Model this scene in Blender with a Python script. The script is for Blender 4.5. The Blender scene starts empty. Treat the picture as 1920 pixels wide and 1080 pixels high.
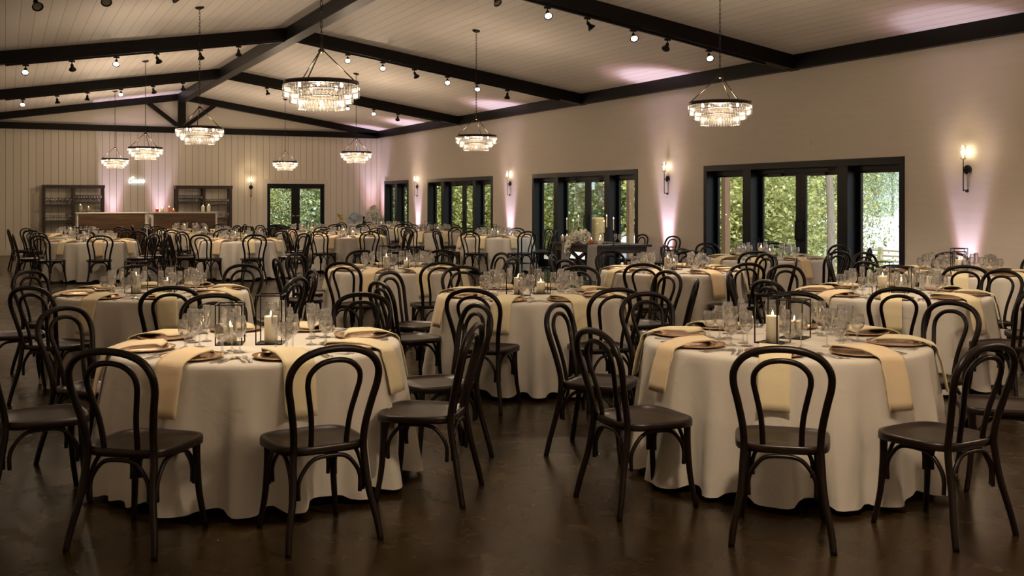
import bpy, math, random
from mathutils import Vector, Matrix, Euler
PI = math.pi
sc = bpy.context.scene
COL = sc.collection
R = math.radians

# ------------------------------------------------------------------ helpers
class MB:
    """collects shapes and links them as ONE mesh object"""
    def __init__(s):
        s.v = []; s.f = []; s.sm = []
    def add(s, vs, fs, smooth=False, M=None):
        n = len(s.v)
        s.v += [tuple(M @ Vector(p)) if M is not None else tuple(p) for p in vs]
        s.f += [tuple(i + n for i in f) for f in fs]
        s.sm += [smooth] * len(fs)
        return s
    def box(s, x0, x1, y0, y1, z0, z1, M=None, b=0.0):
        if b <= 0:
            vs = [(x, y, z) for z in (z0, z1) for y in (y0, y1) for x in (x0, x1)]
            fs = [(0, 2, 3, 1), (4, 5, 7, 6), (0, 1, 5, 4), (2, 6, 7, 3), (0, 4, 6, 2), (1, 3, 7, 5)]
            return s.add(vs, fs, False, M)
        # chamfered box
        def ring(z, i):
            return [(x0 + i + c, y0 + i, z) if k == 0 else None for k, c in ((0, b),)]
        vs = []
        for z, i in ((z0, b), (z0 + b, 0), (z1 - b, 0), (z1, b)):
            xa, xb, ya, yb = x0 + i, x1 - i, y0 + i, y1 - i
            c = b if i == 0 else b * .4
            vs += [(xa + c, ya, z), (xb - c, ya, z), (xb, ya + c, z), (xb, yb - c, z), (xb - c, yb, z), (xa + c, yb, z), (xa, yb - c, z), (xa, ya + c, z)]
        fs = [tuple(range(7, -1, -1)), tuple(range(24, 32))]
        for r in range(3):
            for k in range(8):
                fs.append((r * 8 + k, r * 8 + (k + 1) % 8, (r + 1) * 8 + (k + 1) % 8, (r + 1) * 8 + k))
        return s.add(vs, fs, False, M)
    def bar(s, p, q, w, h=None, up=(0, 0, 1)):
        h = h or w
        p = Vector(p); q = Vector(q); d = (q - p); L = d.length; d.normalize()
        up = Vector(up)
        if abs(d.dot(up)) > .999: up = Vector((1, 0, 0))
        x = d.cross(up).normalized(); z = x.cross(d)
        vs = []
        for c in (p, q):
            for a, b in ((-1, -1), (1, -1), (1, 1), (-1, 1)):
                vs.append(c + x * a * w / 2 + z * b * h / 2)
        return s.add(vs, [(3, 2, 1, 0), (4, 5, 6, 7), (0, 1, 5, 4), (1, 2, 6, 5), (2, 3, 7, 6), (3, 0, 4, 7)])
    def tube(s, pts, rad, n=8, closed=False, M=None, cap=True, flat=1.0):
        pts = [Vector(p) for p in pts]; m = len(pts)
        rad = [rad] * m if isinstance(rad, (int, float)) else rad
        vs = []; N = None
        for i, p in enumerate(pts):
            if closed: t = pts[(i + 1) % m] - pts[i - 1]
            else: t = pts[min(i + 1, m - 1)] - pts[max(i - 1, 0)]
            t.normalize()
            if N is None:
                N = t.orthogonal().normalized()
                if abs(t.x) < .9: N = (Vector((1, 0, 0)) - t * t.x).normalized()
            else:
                N = (N - t * N.dot(t)).normalized()
            B = t.cross(N)
            for k in range(n):
                a = 2 * PI * k / n
                vs.append(p + N * math.cos(a) * rad[i] + B * math.sin(a) * rad[i] * flat)
        fs = []
        for i in range(m if closed else m - 1):
            j = (i + 1) % m
            for k in range(n):
                fs.append((i * n + k, i * n + (k + 1) % n, j * n + (k + 1) % n, j * n + k))
        if cap and not closed:
            fs.append(tuple(range(n - 1, -1, -1))); fs.append(tuple((m - 1) * n + k for k in range(n)))
        return s.add(vs, fs, True, M)
    def lathe(s, prof, n=24, M=None, c=(0, 0, 0), smooth=True):
        vs = []; fs = []; idx = []
        for r, z in prof:
            if r < 1e-6:
                idx.append([len(vs)]); vs.append((c[0], c[1], c[2] + z))
            else:
                idx.append(list(range(len(vs), len(vs) + n)))
                vs += [(c[0] + r * math.cos(2 * PI * k / n), c[1] + r * math.sin(2 * PI * k / n), c[2] + z) for k in range(n)]
        for a, b in zip(idx, idx[1:]):
            for k in range(n):
                k2 = (k + 1) % n
                if len(a) == 1 and len(b) == 1: continue
                if len(a) == 1: fs.append((a[0], b[k2], b[k]))
                elif len(b) == 1: fs.append((a[k], a[k2], b[0]))
                else: fs.append((a[k], a[k2], b[k2], b[k]))
        return s.add(vs, fs, smooth, M)
    def build(s, name, mat=None, parent=None, loc=None, rotz=0):
        me = bpy.data.meshes.new(name)
        me.from_pydata([tuple(v) for v in s.v], [], s.f)
        me.polygons.foreach_set('use_smooth', s.sm)
        me.update()
        o = bpy.data.objects.new(name, me); COL.objects.link(o)
        if mat is not None: me.materials.append(mat)
        if parent is not None: o.parent = parent
        if loc is not None: o.location = loc
        if rotz: o.rotation_euler = (0, 0, rotz)
        return o

def tag(o, label=None, cat=None, group=None, kind=None):
    if label: o['label'] = label
    if cat: o['category'] = cat
    if group: o['group'] = group
    if kind: o['kind'] = kind
    return o
def empty(name, loc=(0, 0, 0), rotz=0):
    o = bpy.data.objects.new(name, None); COL.objects.link(o)
    o.location = loc; o.rotation_euler = (0, 0, rotz); o.empty_display_size = .1
    return o
KIDS = {}
def kids(o):
    k = KIDS.get(o.name)
    if k is None:
        k = [c for c in bpy.data.objects if c.parent == o]; KIDS[o.name] = k
    return k
def dup(o, loc, rotz=0, parent=None):
    ch = kids(o)
    c = o.copy(); COL.objects.link(c)
    if parent is None:
        c.location = loc; c.rotation_euler = (0, 0, rotz)
    else: c.parent = parent
    nk = []
    for x in ch: nk.append(dup(x, None, 0, c))
    KIDS[c.name] = nk
    return c
def sweep(pts, n):
    """catmull-rom through pts"""
    P = [Vector(p) for p in pts]; out = []
    for i in range(len(P) - 1):
        a = P[max(i - 1, 0)]; b = P[i]; c = P[i + 1]; d = P[min(i + 2, len(P) - 1)]
        for k in range(n):
            t = k / n
            out.append(.5 * ((2 * b) + (c - a) * t + (2 * a - 5 * b + 4 * c - d) * t * t + (3 * b - a - 3 * c + d) * t ** 3))
    out.append(P[-1]); return out

# ------------------------------------------------------------------ materials
def nm(name):
    m = bpy.data.materials.new(name); m.use_nodes = True
    nt = m.node_tree; nt.nodes.clear()
    out = nt.nodes.new('ShaderNodeOutputMaterial')
    return m, nt, out
def N(nt, t, **kw):
    n = nt.nodes.new(t)
    for k, v in kw.items():
        if k.startswith('i_'):
            n.inputs[k[2:].replace('_', ' ')].default_value = v
        else: setattr(n, k, v)
    return n
def L(nt, a, b): nt.links.new(a, b)
def ramp(nt, fac, stops):
    r = N(nt, 'ShaderNodeValToRGB')
    while len(r.color_ramp.elements) < len(stops): r.color_ramp.elements.new(.5)
    for e, (p, c) in zip(r.color_ramp.elements, stops):
        e.position = p; e.color = (*c, 1) if len(c) == 3 else c
    L(nt, fac, r.inputs[0]); return r.outputs[0]
def pbr(name, col, rough=.5, metal=0, spec=.5, noise=0.0, nscale=20, bump=0.0, bscale=60, coat=0, col2=None, stretch=(1, 1, 1), trans=0, sub=0):
    m, nt, out = nm(name)
    b = N(nt, 'ShaderNodeBsdfPrincipled')
    b.inputs['Base Color'].default_value = (*col, 1)
    b.inputs['Roughness'].default_value = rough; b.inputs['Metallic'].default_value = metal
    b.inputs['Specular IOR Level'].default_value = spec
    if coat: b.inputs['Coat Weight'].default_value = coat; b.inputs['Coat Roughness'].default_value = .15
    if noise or bump:
        tc = N(nt, 'ShaderNodeTexCoord'); mp = N(nt, 'ShaderNodeMapping'); mp.inputs['Scale'].default_value = stretch
        L(nt, tc.outputs['Object'], mp.inputs[0])
    if noise:
        t = N(nt, 'ShaderNodeTexNoise', i_Scale=nscale, i_Detail=5.0, i_Roughness=.6); L(nt, mp.outputs[0], t.inputs['Vector'])
        c2 = col2 or tuple(c * (1 - noise) for c in col)
        L(nt, ramp(nt, t.outputs[0], [(.3, c2), (.7, col)]), b.inputs['Base Color'])
    if bump:
        t = N(nt, 'ShaderNodeTexNoise', i_Scale=bscale, i_Detail=3.0); L(nt, mp.outputs[0], t.inputs['Vector'])
        bp = N(nt, 'ShaderNodeBump', i_Strength=bump, i_Distance=.01); L(nt, t.outputs[0], bp.inputs['Height']); L(nt, bp.outputs[0], b.inputs['Normal'])
    L(nt, b.outputs[0], out.inputs[0]); return m
def emis(name, col, s):
    m, nt, out = nm(name)
    e = N(nt, 'ShaderNodeEmission'); e.inputs[0].default_value = (*col, 1); e.inputs[1].default_value = s
    L(nt, e.outputs[0], out.inputs[0]); m.cycles.emission_sampling = 'NONE'; return m

def boards(name, col, groove, axis, pitch, width=.035, zmax=None, extra=0.06):
    """painted boards with thin grooves; axis = object-space axis across the boards"""
    m, nt, out = nm(name)
    b = N(nt, 'ShaderNodeBsdfPrincipled', i_Roughness=.55); b.inputs['Specular IOR Level'].default_value = .3
    tc = N(nt, 'ShaderNodeTexCoord'); sx = N(nt, 'ShaderNodeSeparateXYZ'); L(nt, tc.outputs['Object'], sx.inputs[0])
    d = N(nt, 'ShaderNodeMath', operation='DIVIDE'); L(nt, sx.outputs[axis], d.inputs[0]); d.inputs[1].default_value = pitch
    fr = N(nt, 'ShaderNodeMath', operation='FRACT'); L(nt, d.outputs[0], fr.inputs[0])
    lt = N(nt, 'ShaderNodeMath', operation='LESS_THAN'); L(nt, fr.outputs[0], lt.inputs[0]); lt.inputs[1].default_value = width
    g = lt.outputs[0]
    if zmax is not None:
        l2 = N(nt, 'ShaderNodeMath', operation='LESS_THAN'); L(nt, sx.outputs[2], l2.inputs[0]); l2.inputs[1].default_value = zmax
        mu = N(nt, 'ShaderNodeMath', operation='MULTIPLY'); L(nt, g, mu.inputs[0]); L(nt, l2.outputs[0], mu.inputs[1]); g = mu.outputs[0]
    fl = N(nt, 'ShaderNodeMath', operation='FLOOR'); L(nt, d.outputs[0], fl.inputs[0])
    wn = N(nt, 'ShaderNodeTexWhiteNoise', noise_dimensions='1D'); L(nt, fl.outputs[0], wn.inputs['W'])
    tone = ramp(nt, wn.outputs[0], [(0, tuple(c * (1 - extra) for c in col)), (1, col)])
    mx = N(nt, 'ShaderNodeMix', data_type='RGBA'); L(nt, g, mx.inputs[0]); L(nt, tone, mx.inputs[6]); mx.inputs[7].default_value = (*groove, 1)
    L(nt, mx.outputs[2], b.inputs['Base Color'])
    bp = N(nt, 'ShaderNodeBump', i_Strength=.6, i_Distance=.004); bp.invert = True; L(nt, g, bp.inputs['Height']); L(nt, bp.outputs[0], b.inputs['Normal'])
    L(nt, b.outputs[0], out.inputs[0]); return m

def floor_mat():
    m, nt, out = nm('stained_concrete')
    b = N(nt, 'ShaderNodeBsdfPrincipled')
    tc = N(nt, 'ShaderNodeTexCoord'); sx = N(nt, 'ShaderNodeSeparateXYZ'); L(nt, tc.outputs['Object'], sx.inputs[0])
    t1 = N(nt, 'ShaderNodeTexNoise', i_Scale=.9, i_Detail=6.0, i_Roughness=.62, i_Distortion=.6); L(nt, tc.outputs['Object'], t1.inputs['Vector'])
    t2 = N(nt, 'ShaderNodeTexNoise', i_Scale=4.5, i_Detail=8.0, i_Roughness=.65, i_Distortion=.4); L(nt, tc.outputs['Object'], t2.inputs['Vector'])
    c1 = ramp(nt, t1.outputs[0], [(.3, (.019, .010, .0035)), (.5, (.036, .021, .0065)), (.72, (.050, .034, .012))])
    c2 = ramp(nt, t2.outputs[0], [(.32, (.62, .55, .5)), (.6, (1, 1, 1)), (.78, (1.0, 1.0, .92))])
    mx = N(nt, 'ShaderNodeMix', data_type='RGBA', blend_type='MULTIPLY'); mx.inputs[0].default_value = 1; L(nt, c1, mx.inputs[6]); L(nt, c2, mx.inputs[7])
    # control joints
    masks = []
    for ax, off, pit in ((0, 3.52, 4.42), (1, 7.0, 4.42)):
        a = N(nt, 'ShaderNodeMath', operation='SUBTRACT'); L(nt, sx.outputs[ax], a.inputs[0]); a.inputs[1].default_value = off - 50 * pit - .004
        d = N(nt, 'ShaderNodeMath', operation='MODULO'); L(nt, a.outputs[0], d.inputs[0]); d.inputs[1].default_value = pit
        lt = N(nt, 'ShaderNodeMath', operation='LESS_THAN'); L(nt, d.outputs[0], lt.inputs[0]); lt.inputs[1].default_value = .009
        masks.append(lt.outputs[0])
    mm = N(nt, 'ShaderNodeMath', operation='MAXIMUM'); L(nt, masks[0], mm.inputs[0]); L(nt, masks[1], mm.inputs[1])
    mj = N(nt, 'ShaderNodeMix', data_type='RGBA'); L(nt, mm.outputs[0], mj.inputs[0]); L(nt, mx.outputs[2], mj.inputs[6]); mj.inputs[7].default_value = (.008, .006, .004, 1)
    L(nt, mj.outputs[2], b.inputs['Base Color'])
    rr = N(nt, 'ShaderNodeMapRange'); L(nt, t2.outputs[0], rr.inputs[0]); rr.inputs[1].default_value = .3; rr.inputs[2].default_value = .8; rr.inputs[3].default_value = .21; rr.inputs[4].default_value = .33
    L(nt, rr.outputs[0], b.inputs['Roughness'])
    b.inputs['Specular IOR Level'].default_value = .5; b.inputs['Specular Tint'].default_value = (1, .9, .72, 1)
    L(nt, b.outputs[0], out.inputs[0]); return m

def wood_mat(name, c0, c1, rough=.35, scale=1.0, axis='X', coat=0.0, wscale=3, spec=.5):
    m, nt, out = nm(name)
    b = N(nt, 'ShaderNodeBsdfPrincipled', i_Roughness=rough)
    b.inputs['Specular IOR Level'].default_value = spec
    if coat: b.inputs['Coat Weight'].default_value = coat; b.inputs['Coat Roughness'].default_value = .2
    tc = N(nt, 'ShaderNodeTexCoord'); mp = N(nt, 'ShaderNodeMapping')
    mp.inputs['Scale'].default_value = {'X': (1, 14, 14), 'Y': (14, 1, 14), 'Z': (14, 14, 1)}[axis]
    L(nt, tc.outputs['Object'], mp.inputs[0])
    t = N(nt, 'ShaderNodeTexNoise', i_Scale=wscale * scale, i_Detail=6.0, i_Roughness=.6, i_Distortion=.5); L(nt, mp.outputs[0], t.inputs['Vector'])
    L(nt, ramp(nt, t.outputs[0], [(.3, c0), (.7, c1)]), b.inputs['Base Color'])
    L(nt, b.outputs[0], out.inputs[0]); return m

def glass_mat(name, tint=(1, 1, 1), base=.05, gain=1.0, rough=.02, white=0.0):
    """thin blown glass: clear, mirror-like towards the rim"""
    m, nt, out = nm(name)
    tr = N(nt, 'ShaderNodeBsdfTransparent'); tr.inputs[0].default_value = (*tint, 1)
    gl = N(nt, 'ShaderNodeBsdfGlossy', i_Roughness=rough)
    fr = N(nt, 'ShaderNodeLayerWeight', i_Blend=.35)
    ma = N(nt, 'ShaderNodeMath', operation='MULTIPLY_ADD'); L(nt, fr.outputs['Facing'], ma.inputs[0]); ma.inputs[1].default_value = gain; ma.inputs[2].default_value = base
    ma.use_clamp = True
    mx = N(nt, 'ShaderNodeMixShader'); L(nt, ma.outputs[0], mx.inputs[0]); L(nt, tr.outputs[0], mx.inputs[1]); L(nt, gl.outputs[0], mx.inputs[2])
    o = mx.outputs[0]
    if white:
        df = N(nt, 'ShaderNodeBsdfTranslucent'); df.inputs[0].default_value = (1, 1, 1, 1)
        d2 = N(nt, 'ShaderNodeBsdfDiffuse'); d2.inputs[0].default_value = (1, 1, 1, 1)
        ad = N(nt, 'ShaderNodeMixShader'); ad.inputs[0].default_value = .5; L(nt, df.outputs[0], ad.inputs[1]); L(nt, d2.outputs[0], ad.inputs[2])
        m2 = N(nt, 'ShaderNodeMixShader'); m2.inputs[0].default_value = white; L(nt, o, m2.inputs[1]); L(nt, ad.outputs[0], m2.inputs[2]); o = m2.outputs[0]
    L(nt, o, out.inputs[0]); return m

def leaf_mat(name, c0, c1, c2):
    m, nt, out = nm(name)
    g = N(nt, 'ShaderNodeNewGeometry'); tc = N(nt, 'ShaderNodeTexCoord')
    t = N(nt, 'ShaderNodeTexNoise', i_Scale=1.6, i_Detail=4.0, i_Roughness=.7); L(nt, tc.outputs['Object'], t.inputs['Vector'])
    ad = N(nt, 'ShaderNodeMath', operation='MULTIPLY_ADD'); L(nt, g.outputs['Random Per Island'], ad.inputs[0]); ad.inputs[1].default_value = .32
    m2 = N(nt, 'ShaderNodeMath', operation='MULTIPLY'); L(nt, t.outputs[0], m2.inputs[0]); m2.inputs[1].default_value = 1.25; L(nt, m2.outputs[0], ad.inputs[2])
    c = ramp(nt, ad.outputs[0], [(.48, c0), (.78, c1), (1.0, c2)])  # clump noise puts the crowns' light and dark depth into the leaf colour
    d = N(nt, 'ShaderNodeBsdfDiffuse'); tl = N(nt, 'ShaderNodeBsdfTranslucent'); L(nt, c, d.inputs[0]); L(nt, c, tl.inputs[0])
    mx = N(nt, 'ShaderNodeMixShader'); mx.inputs[0].default_value = .45; L(nt, d.outputs[0], mx.inputs[1]); L(nt, tl.outputs[0], mx.inputs[2])
    L(nt, mx.outputs[0], out.inputs[0]); return m

def cloth_mat(name, col, bump=.12, sheen=.2, wr=0.0):
    m, nt, out = nm(name)
    b = N(nt, 'ShaderNodeBsdfPrincipled', i_Roughness=.85); b.inputs['Base Color'].default_value = (*col, 1)
    b.inputs['Specular IOR Level'].default_value = .15; b.inputs['Sheen Weight'].default_value = sheen
    tc = N(nt, 'ShaderNodeTexCoord')
    t = N(nt, 'ShaderNodeTexNoise', i_Scale=5.0, i_Detail=3.0, i_Distortion=1.0); L(nt, tc.outputs['Object'], t.inputs['Vector'])
    w = N(nt, 'ShaderNodeTexWave', i_Scale=180.0); L(nt, tc.outputs['Object'], w.inputs['Vector'])
    bp = N(nt, 'ShaderNodeBump', i_Strength=bump, i_Distance=.02); L(nt, t.outputs[0], bp.inputs['Height'])
    L(nt, bp.outputs[0], b.inputs['Normal'])
    L(nt, b.outputs[0], out.inputs[0]); return m

def vein(c): return c
M = {}
WALLC = (.80, .735, .655)
M['wall'] = pbr('wall_paint', WALLC, .6, spec=.25, noise=.05, nscale=1.5, bump=.05, bscale=8, stretch=(1, 1, 12))
M['plain'] = pbr('gable_paint', (.76, .70, .60), .6, spec=.25, noise=.03, nscale=2)
M['far'] = boards('board_wall', (.86, .80, .685), (.25, .2, .15), 0, .198, .05, 3.62)
M['ceil'] = boards('ceiling_boards', (.80, .745, .69), (.45, .39, .33), 1, .182, .045)
M['floor'] = floor_mat()
M['beam'] = wood_mat('dark_beam', (.0025, .0016, .0014), (.006, .0038, .003), .45, axis='X', spec=.22)
M['black'] = pbr('black_frame', (.0045, .0045, .0055), .4, spec=.3, noise=.3, nscale=4)
M['metal'] = pbr('black_metal', (.015, .013, .012), .35, metal=.6)
M['bronze'] = pbr('dark_bronze', (.05, .04, .033), .25, metal=.9)
M['chair'] = wood_mat('walnut_bentwood', (.0035, .0015, .0010), (.011, .0046, .0028), .36, axis='Z', spec=.32)
M['seat'] = wood_mat('walnut_seat', (.008, .004, .0024), (.020, .010, .006), .34, axis='Y', spec=.5, wscale=2)
M["cloth"] = cloth_mat("white_linen", (.69, .65, .58), .35, .1)
M['napkin'] = cloth_mat('cream_napkin', (.80, .70, .46), .25, .15)
M['napkin2'] = cloth_mat('cream_napkin_warm_lit', (.82, .66, .43), .25, .15)  # warmer light put into the colour of some cream napkins
M['charger'] = pbr('rose_gold_charger', (.78, .50, .30), .22, metal=.95, bump=.1, bscale=14)
M['silver'] = pbr('cutlery_steel', (.75, .73, .70), .18, metal=1)
M['glass'] = glass_mat('drinking_glass', (1, 1, 1), .11, 1.0, .03, .03)
M['pane'] = glass_mat('window_glass', (.97, .99, .98), .02, .16, .0)
M['crystal'] = glass_mat('crystal_drop', (.95, .94, .92), .20, .8, .06, .012)
M['wax'] = pbr('ivory_wax', (.86, .79, .60), .45, spec=.3)
M['flame'] = emis('candle_flame', (1, .72, .32), 16)
M['bulb'] = emis('warm_bulb', (1, .78, .5), 30)
M['bulbs'] = emis('chandelier_bulb', (1, .85, .66), 9)
M['lens'] = emis('lit_spot_lens', (1, .86, .62), 12)
M['lensoff'] = pbr('spot_lens', (.25, .22, .18), .2)
M['neon'] = emis('white_neon', (.85, .97, 1), 1.6)
M['barwood'] = wood_mat('bar_front_wood', (.035, .016, .006), (.12, .062, .026), .4, axis='X', wscale=1.6)
M['bartop'] = pbr('pale_bar_top', (.62, .58, .50), .35)
M['rack'] = wood_mat('dark_rack_wood', (.018, .010, .006), (.05, .03, .018), .5, axis='Z')
M['farm'] = wood_mat('black_farm_table', (.014, .011, .010), (.04, .03, .024), .45, axis='Y')
M['farmapron'] = wood_mat('brown_apron', (.05, .032, .02), (.10, .066, .042), .45, axis='Y')
M['gauze'] = glass_mat('gauze_runner', (.9, .9, .9), .0, .1, .9, .55)
M['petal'] = pbr('white_petals', (.95, .93, .84), .6)
M['petaly'] = pbr('yellow_petals', (.85, .65, .12), .7)
M['petalb'] = pbr('blue_petals', (.60, .70, .82), .7)
M['stem'] = pbr('green_stems', (.09, .16, .04), .6)
M['vase'] = glass_mat('clear_vase', (.95, .97, 1), .08, .6, .03)
M['leaf'] = leaf_mat('tree_leaves', (.15, .19, .07), (.42, .46, .18), (.85, .80, .48))
M['leaf2'] = leaf_mat('yellow_green_leaves', (.26, .31, .09), (.62, .64, .22), (.95, .88, .50))
M['leaf3'] = leaf_mat('blue_green_leaves', (.18, .25, .15), (.40, .50, .32), (.75, .82, .6))
M['bark'] = pbr('grey_bark', (.30, .25, .20), .9, noise=.5, nscale=8, stretch=(4, 4, .6), bump=.5, bscale=12)
M['grass'] = pbr('grass_ground', (.20, .22, .07), .95, noise=.5, nscale=1.2, col2=(.22, .13, .08))
M['water'] = pbr('bright_lake', (.72, .76, .78), .3, spec=.6, noise=.12, nscale=.2)  # pale base colour stands in for reflected white sky and mist
M['post'] = wood_mat('porch_post', (.09, .05, .024), (.19, .11, .055), .7, axis='Z')
M['fence'] = wood_mat('fence_rail', (.30, .24, .16), (.46, .38, .27), .8, axis='X')
M['tan'] = pbr('tan_canvas', (.34, .23, .09), .8, noise=.2, nscale=3)
M['white'] = pbr('white_vinyl', (.8, .8, .8), .5)
M['deck'] = pbr('porch_concrete', (.34, .30, .25), .8, noise=.3, nscale=2)
M['trimp'] = pbr('cream_trim', (.76, .70, .61), .5)
M['brass'] = pbr('brass_plate', (.6, .42, .2), .3, metal=.8)
M['redglass'] = pbr('red_votive', (.65, .03, .02), .3)
M['orglass'] = pbr('orange_votive', (.8, .16, .03), .3)
M['plate'] = pbr('pale_plate', (.72, .66, .5), .3)

# ------------------------------------------------------------------ camera
F_PX, HZ, CAMZ = 1935.0, 374.0, 1.6
YAW = math.atan(950 / F_PX)
cd = bpy.data.cameras.new('camera'); cam = bpy.data.objects.new('camera', cd); COL.objects.link(cam)
cam.location = (0, 0, CAMZ); cam.rotation_euler = (PI / 2, 0, -YAW)
cd.sensor_width = 36; cd.lens = 36 * F_PX / 1920; cd.shift_y = -(540 - HZ) / 1920
cd.clip_end = 500
sc.camera = cam

# ------------------------------------------------------------------ room shell
XR, XM, ZR, ZE = 11.2, 4.83, 4.83, 3.85     # right wall, ridge x, ridge z, eave z
XL = 2 * XM - XR
YF, YB = 32.8, -7.0
SL = (ZR - ZE) / (XR - XM)
def zc(x): return ZR - SL * abs(x - XM)
def struct(mb, name, mat, parent=None):
    o = mb.build(name, mat, parent); o['kind'] = 'structure'; return o
struct(MB().box(XL - .3, XR + .25, YB - .2, YF + .2, -.2, 0), 'floor', M['floor'])
for nme, xa, xb in (('ceiling', XM, XR + .3), ('ceiling_west', XL - .3, XM)):
    # object-space Y runs across the boards so the grooves run along the room
    w = (xb - xa); za, zb = zc(xa), zc(xb)
    if xb > XR: zb = ZR - SL * (xb - XM)
    if xa < XL: za = ZR - SL * (XM - xa)
    mb = MB()
    mb.add([(YB, xa, za), (YF + .1, xa, za), (YF + .1, xb, zb), (YB, xb, zb), (YB, xa, za + .1), (YF + .1, xa, za + .1), (YF + .1, xb, zb + .1), (YB, xb, zb + .1)],
           [(0, 1, 2, 3), (7, 6, 5, 4), (0, 4, 5, 1), (1, 5, 6, 2), (2, 6, 7, 3), (3, 7, 4, 0)])
    o = struct(mb, nme, M['ceil'])
    o.rotation_euler = (0, 0, PI / 2); o.scale = (1, -1, 1)
# far wall with a doorway
DX0, DX1, DZ = 7.45, 9.31, 2.10
mb = MB()
y0, y1 = YF, YF + .2
mb.box(XL - .2, DX0, y0, y1, 0, 3.62).box(DX1, XR + .25, y0, y1, 0, 3.62).box(DX0, DX1, y0, y1, DZ, 3.62)
struct(mb, 'wall_far', M['far'])
mb = MB(); mb.add([(XL - .2, y0, 3.62), (XR + .25, y0, 3.62), (XR + .25, y0, ZE), (XM, y0, ZR + .05), (XL - .2, y0, ZE),
                   (XL - .2, y1, 3.62), (XR + .25, y1, 3.62), (XR + .25, y1, ZE), (XM, y1, ZR + .05), (XL - .2, y1, ZE)],
                  [(0, 1, 2, 3, 4), (9, 8, 7, 6, 5), (0, 5, 6, 1), (1, 6, 7, 2), (2, 7, 8, 3), (3, 8, 9, 4), (4, 9, 5, 0)])
struct(mb, 'wall_far_gable', M['plain'])
# right wall with four openings
BAYS = [(30.08, 32.30, 1), (23.93, 28.44, 2), (17.18, 21.70, 3), (10.45, 15.02, 4)]
BH = 2.2
mb = MB(); xa, xb = XR, XR + .25
ys = [YB]
for a, b, _ in sorted(BAYS): ys += [a, b]
ys.append(YF + .2)
for i in range(0, len(ys), 2): mb.box(xa, xb, ys[i], ys[i + 1], 0, ZE + .1)
for a, b, _ in BAYS: mb.box(xa, xb, a, b, BH, ZE + .1)
struct(mb, 'wall_right', M['wall'])
struct(MB().box(XL - .2, XL, YB, YF, 0, ZE + .1), 'wall_left', M['wall'])
mb = MB(); mb.box(XL - .2, XR + .25, YB - .2, YB, 0, ZE).add([(XL - .2, YB, ZE), (XR + .25, YB, ZE), (XM, YB, ZR + .05)], [(0, 1, 2)])
struct(mb, 'wall_back', M['wall'])
mb = MB(); mb.box(XL, DX0 - .14, YF - .02, YF, 0, .17).box(DX1 + .14, XR, YF - .02, YF, 0, .17)
struct(mb, 'baseboard_far', M['trimp'])
mb = MB()
for i in range(0, len(ys), 2): mb.box(XR - .015, XR, ys[i], ys[i + 1] if ys[i + 1] < YF else YF - .02, 0, .14)
struct(mb, 'baseboard_right', M['trimp'])
mb = MB(); mb.box(DX0 - .14, DX0, YF - .025, YF, 0, DZ + .14).box(DX1, DX1 + .14, YF - .025, YF, 0, DZ + .14).box(DX0, DX1, YF - .025, YF, DZ, DZ + .14)
struct(mb, 'trim_5', M['trimp'])

# doors and sidelights ------------------------------------------------------
def door_leaf(name, w, h, stile_hinge, stile_mid, top, mid_left, push, parent=None):
    """leaf in the x-z plane, x 0..w, glass inside; returns frame root"""
    mb = MB(); bot = .26
    l, r = (stile_mid, stile_hinge) if mid_left else (stile_hinge, stile_mid)
    mb.box(0, l, -.022, .022, 0, h, b=.004).box(w - r, w, -.022, .022, 0, h, b=.004)
    mb.box(l, w - r, -.022, .022, h - top, h, b=.004).box(l, w - r, -.022, .022, 0, bot, b=.004)
    mb.box(l, w - r, -.03, -.02, bot, bot + .02).box(l, w - r, -.03, -.02, h - top - .02, h - top)
    o = mb.build(name, M['black'], parent); o['kind'] = 'structure'
    MB().box(l, w - r, -.003, .003, bot, h - top).build('glass_pane', M['pane'], o)
    # closer
    c = MB().box(w * .25, w * .6, -.075, -.022, h - .085, h - .03, b=.008)
    c.bar((w * .45, -.06, h - .01), (w * .75, -.14, h + .005), .02, .01).bar((w * .75, -.14, h + .005), (w * .6, -.03, h + .012), .02, .01)
    c.build('door_closer', M['metal'], o)
    if push:
        x = .06 if mid_left else w - .06
        hb = MB(); hb.tube([(x, -.03, .95), (x, -.075, .96), (x, -.075, 1.24), (x, -.03, 1.25)], .012, 8)
        hb.build('door_handle', M['metal'], o)
    return o
# far double door
d = MB(); d.box(DX0, DX0 + .05, YF + .02, YF + .14, 0, DZ).box(DX1 - .05, DX1, YF + .02, YF + .14, 0, DZ).box(DX0 + .05, DX1 - .05, YF + .02, YF + .14, DZ - .05, DZ)
struct(d, 'door_frame', M['black'])
lw = (DX1 - DX0 - .1) / 2
for i, (x, ml) in enumerate(((DX0 + .05, False), (XM, True))):
    o = door_leaf('door_%d' % (i + 1), lw, DZ - .06, .065, .135, .08, ml, False)
    o.location = (DX0 + .05 + i * lw, YF + .08, .01)
    pl = MB().box(.03, .11, -.026, -.022, 1.05, 1.085) if ml else MB().box(lw - .11, lw - .03, -.026, -.022, 1.05, 1.085)
    pl.build('push_plate', M['brass'], o)

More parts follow.
